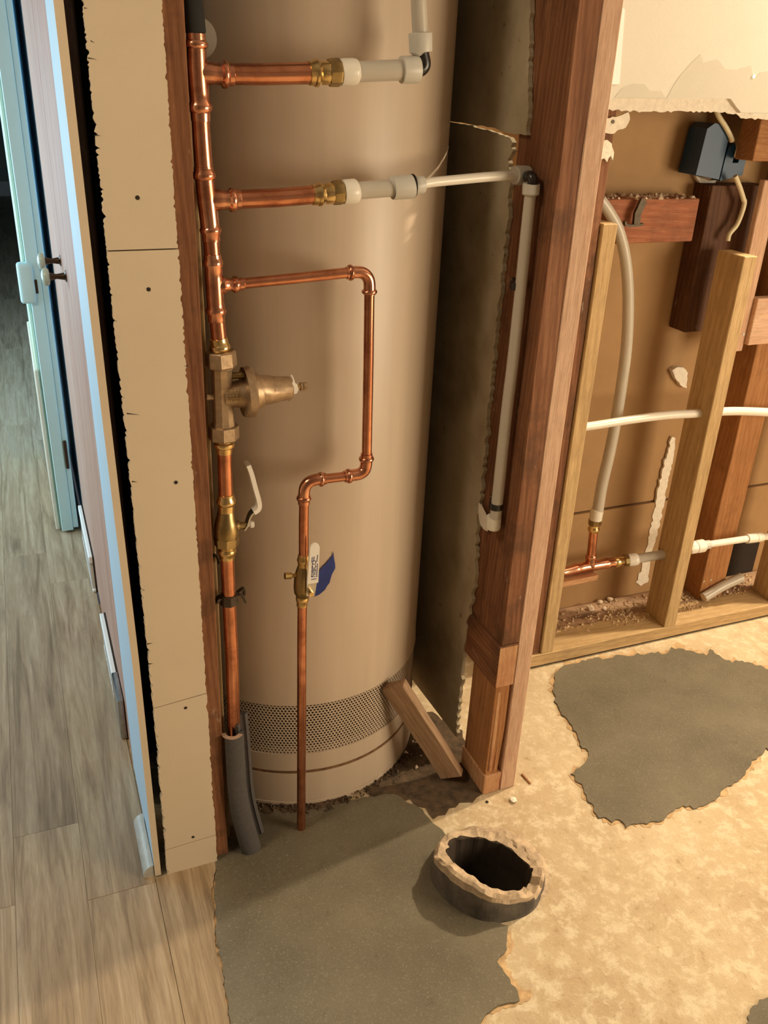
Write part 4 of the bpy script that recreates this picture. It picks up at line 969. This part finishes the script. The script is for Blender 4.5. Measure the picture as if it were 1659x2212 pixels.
# electrical box seen from behind, and its cable
eb = root_at('outlet_box', 'blue plastic outlet box seen from behind under the torn drywall', 'electrical box', PY(1555, 390, 1.75))
bk = [(1528, 278), (1545, 266), (1572, 272), (1576, 290), (1553, 388), (1503, 378)]
child(link('box_back', prism([PY(a, b_, 1.735) for a, b_ in bk], Vector((0, .062, 0))), M['bluebox']), eb)
sd = [(1574, 318), (1588, 309), (1590, 320), (1582, 352), (1594, 352), (1598, 342), (1612, 342), (1604, 378), (1555, 391), (1566, 345)]
child(link('box_flange', prism([PY(a, b_, 1.742) for a, b_ in sd], Vector((0, .03, 0))), M['bluebox']), eb)
cb = root_at('electric_cable', 'cream electric cable looping down from the blue outlet box', 'cable', PY(1575, 515, 1.70))
pts = smooth_path([PY(a, b_, 1.715) for a, b_ in ((1588, 380), (1598, 405), (1606, 430), (1608, 437), (1604, 455), (1592, 485), (1576, 505), (1572, 520))], 6)
tube('sheath', pts, .0058, cb, M['cable'], 12)
cb2 = root_at('electric_cable', 'cream electric cable entering the top of the blue outlet box', 'cable', PY(1580, 300, 1.72))
pts = smooth_path([PY(a, b_, 1.73) for a, b_ in ((1542, 225), (1552, 250), (1566, 272), (1577, 292), (1582, 305))], 6)
tube('sheath', pts, .0058, cb2, M['cable'], 12)
# bracket on the red blocking
hb = root_at('metal_bracket', 'small black bent bracket fixed to the red blocking', 'bracket', PY(1375, 488, 1.716))
lever_strip([PY(1390, 432, 1.716), PY(1376, 462, 1.714), PY(1374, 484, 1.712)], .008, .017, M['iron'], 'bracket_plate', hb)
lever_strip(smooth_path([PY(1350, 478, 1.710), PY(1352, 486, 1.710), PY(1372, 487, 1.711), PY(1388, 484, 1.712)], 4), .008, .005, M['iron'], 'bracket_hook', hb)

# torn plaster remnants
def remnant(name, px, Y, th, mat, label, seed, amp=1.5, step=6):
    o = link(name, prism([PY(a, b_, Y) for a, b_ in ragged(px, step, amp, seed)], Vector((0, th, 0))), mat); return tag(o, label, 'plaster')
remnant('plaster_remnant', [(1303, 258), (1338, 250), (1358, 242), (1361, 258), (1352, 276), (1338, 280), (1322, 290), (1304, 286)], YB+.0035, .004, M['gypsum'], 'torn plaster remnant with a screw hole on the old stud', 91)
remnant('plaster_remnant', [(1300, 305), (1312, 302), (1322, 310), (1327, 330), (1324, 346), (1320, 336), (1312, 350), (1306, 342), (1298, 345)], YB+.002, .006, M['gypsum'], 'jagged plaster lump on the old stud above the pine stud', 92)
p = PY(1324, 263, YB+.003); pe_ = link('screw', bm_sweep([p, p+Vector((0, -.0012, 0))], [.0036, .0036], 10), M['iron']); tag(pe_, 'dark screw in the torn plaster remnant', 'screw')
remnant('plaster_seam', [(1452, 943), (1459, 946), (1456, 975), (1442, 1050), (1428, 1120), (1412, 1180), (1404, 1225), (1400, 1258), (1384, 1266), (1374, 1258), (1386, 1228), (1398, 1180), (1414, 1100), (1430, 1020), (1444, 970)], 1.7965, .007, M['gypsum'], 'long ragged white plaster seam behind the pine stud', 93, 2)
o = remnant('plaster_remnant', [(1452, 800), (1462, 794), (1476, 794), (1486, 806), (1484, 838), (1470, 832), (1458, 816)], 1.79, .014, M['gypsum'], 'pale plaster lump bulging from the brown board', 94)
remnant('plaster_remnant', [(1508, 300), (1514, 294), (1512, 330), (1506, 352), (1500, 362), (1496, 352), (1504, 330), (1492, 336), (1494, 324), (1504, 318)], 1.79, .010, M['gypsum'], 'jagged plaster edge left of the blue box', 95, .8)
remnant('plaster_remnant', [(1503, 380), (1514, 384), (1530, 390), (1548, 389), (1545, 396), (1532, 402), (1514, 398)], 1.79, .010, M['gypsum'], 'torn plaster edge under the blue box', 96, .8)
remnant('plaster_remnant', [(1520, 442), (1530, 432), (1540, 422), (1552, 428), (1564, 440), (1548, 448), (1530, 448)], 1.785, .012, M['gypsum'], 'crumbled plaster lump on the blocking end', 97, 1.5)

# crumbs on the plates
rnd = random.Random(3)
for i, (a, b_, s_, lab) in enumerate(((1275, 1317, .013, 'pale plaster chunk on the old plate below the copper tee'), (1296, 1303, .009, 'thin plaster flake on the old plate'), (1317, 1298, .010, 'pointed plaster chunk on the old plate'), (1305, 1316, .008, 'small plaster crumb in front of the flake on the old plate'), (1569, 1281, .007, 'pale pebble beside the pipe off-cut'), (1525, 1262, .008, 'plaster crumb behind the pipe off-cut'))):
    tag(chunk('plaster_chunk', PZ(a, b_, .044), s_, M['plaster_bit'], 40+i), lab, 'plaster')
sp = []
for i in range(420):
    x = rnd.uniform(1.2, 2.2); y = rnd.uniform(1.70, 1.79)-abs(rnd.gauss(0, .006)); sp.append((x, y, .0435))
for i in range(160):
    x = rnd.gauss(1.50, .06); y = rnd.uniform(1.66, 1.76); sp.append((x, y, .0435))
for i in range(140):
    x = rnd.gauss(1.70, .05); y = rnd.uniform(1.66, 1.76); sp.append((x, y, .0435))
tag(crumbs('plaster_crumbs', sp, M['sawdust'], 4, .0018, .0075), 'sawdust and plaster crumbs scattered on the bottom plates', 'debris', kind='stuff')
sp = [(q1.x*0+rnd.uniform(1.22, q1.x), rnd.uniform(1.725, 1.79), q0.z) for i in range(90)]
tag(crumbs('plaster_crumbs', sp, M['plaster_bit'], 5, .002, .009), 'plaster crumbs lying on the red blocking', 'debris', kind='stuff')

# ================================================================== ON THE FLOOR
# scrap board leaning from the slab to the tank
e0 = Vector((.752, 1.312, .018)); e1 = on_tank(850, 1478, .020)
sb = board('scrap_board', e0, e1, Vector((.35, -.45, .75)), .052, .022, M['scrap'], rag=.0012)
tag(sb, 'short weathered board leaning from the slab against the tank base', 'board')
# broken drain pipe stub
dp = root_at('drain_stub', 'broken clay drain pipe stub rising from the slab', 'drain pipe', (HOLE[0], HOLE[1], 0))
def stub():
    N = 96; rnd = random.Random(12); vs, fs = [], []
    def low(seed, n, amp):
        r = random.Random(seed); c = [r.uniform(-1, 1) for _ in range(n)]
        def f(k):
            t = k/N*n; i0 = int(t) % n; u = t-int(t); u = u*u*(3-2*u); return amp*(c[i0]*(1-u)+c[(i0+1) % n]*u)
        return f
    f1, f2, f3, f4, f5 = low(1, 11, .006), low(2, 29, .003), low(3, 15, .005), low(4, 23, .005), low(9, 67, .0022)
    rim = []
    for k in range(N):
        a = 2*math.pi*k/N; deg = math.degrees(a)
        d = math.cos(a-math.radians(215)); h = .037+.037*d      # high lip at the left and front, low at the back right
        if 296 < deg < 318: h -= .016
        h += f1(k)+f2(k); h += f5(k); rim.append((max(.004, h), f3(k), f4(k)))
    prof = [(R_OUT+.005, 0, 0), (R_OUT+.003, .4, 0), (R_OUT+.001, .78, 0), (R_OUT-.001, .97, 1), (R_OUT-.007, 1.03, 1), (R_OUT-.013, 1.0, 1), (R_IN+.002, .95, 2), (R_IN, .70, 2), (R_IN-.001, -1, 3), (R_IN-.002, -2, 3)]
    for j, (r, t, md) in enumerate(prof):
        g = low(20+j, 43, .0038)
        for k, (h, jo, ji) in enumerate(rim):
            a = 2*math.pi*k/N
            rr = r + (jo if md == 1 else ji if md == 2 else jo*.5) + (g(k)*.6 if md in (1, 2) else 0)
            z = h*t if t >= 0 else (-.10 if t == -1 else -.42)
            z += g(k) if md == 1 else 0
            vs.append((HOLE[0]+rr*math.cos(a), HOLE[1]+rr*math.sin(a), z))
    for j in range(len(prof)-1):
        for k in range(N): fs.append((j*N+k, j*N+(k+1) % N, (j+1)*N+(k+1) % N, (j+1)*N+k))
    fs.append(tuple(9*N+k for k in range(N)))
    return vs, fs, N
vs, fs, N = stub()
me = bpy.data.meshes.new('pipe_wall'); me.from_pydata(vs, [], fs); o = link('pipe_wall', me, M['clay']); child(o, dp)
me.materials.append(M['mortar']); me.materials.append(M['dark_brown'])
for p in me.polygons:
    j = p.index//N; p.material_index = 1 if 2 <= j <= 5 else (2 if j >= 6 else 0)
# mortar skirt hugging the low side of the stub
def skirt():
    vs, fs = [], []; n = 44; rings = [(R_IN+.010, .006), (R_OUT-.006, .012), (R_OUT+.010, .007), (R_OUT+.020, -.001)]
    r2 = random.Random(77)
    for (r, z) in rings:
        for k in range(n+1):
            t = k/n; a = math.radians(-78+205*t); e = math.sin(math.pi*t)**.5
            jz = r2.uniform(-.0025, .0025) if z > 0 else 0
            vs.append((HOLE[0]+(r*e+(R_OUT-.008)*(1-e)+r2.uniform(-.003, .003))*math.cos(a), HOLE[1]+(r*e+(R_OUT-.008)*(1-e)+r2.uniform(-.003, .003))*math.sin(a), (z+jz)*(.55+.45*math.cos(a-math.radians(-60)))))
    for j in range(3):
        for k in range(n): fs.append((j*(n+1)+k, j*(n+1)+k+1, (j+1)*(n+1)+k+1, (j+1)*(n+1)+k))
    me = bpy.data.meshes.new('mortar_collar'); me.from_pydata(vs, [], fs); return me
o = link('mortar_collar', skirt(), M['mortar']); child(o, dp); o['label'] = 'crumbled tan mortar around the low side of the stub'
# pebbles and fluff
tag(chunk('pebble', PZ(1108, 1731, 0), .009, M['gypsum'], 50, .5), 'small white pebble on the slab near the partition foot', 'pebble')
tag(chunk('pebble', PZ(1052, 1733, 0), .004, M['dark_brown'], 51, .5), 'tiny dark pebble on the slab near the white pebble', 'pebble')
spn = board('wood_splinter', PZ(1127, 1672, .002), PZ(1146, 1693, .002), (1, 0, 0), .004, .003, M['fir_orange'], .0005); tag(spn, 'thin wood splinter on the slab', 'splinter')
sp = []
for i in range(26):
    sp.append(tuple(PZ(955+rnd.gauss(0, 8), 1650+rnd.gauss(0, 10), .004)))
for i in range(22):
    sp.append(tuple(PZ(900+rnd.gauss(0, 22), 1605+rnd.gauss(0, 18), .004)))
tag(crumbs('paper_fluff', sp, M['plaster_bit'], 9, .002, .007), 'pale torn paper bits on the dirt beside the scrap board', 'debris', kind='stuff')
sp = []
for i in range(260):
    t = rnd.uniform(0, 1); a = math.radians(225+95*t); r = WR+.004+abs(rnd.gauss(0, .012)); sp.append((WC.x+r*math.cos(a), WC.y+r*math.sin(a), .005))
tag(crumbs('grit', sp, M['dirt'], 10, .0015, .006), 'dark grit around the foot of the water heater', 'debris', kind='stuff')
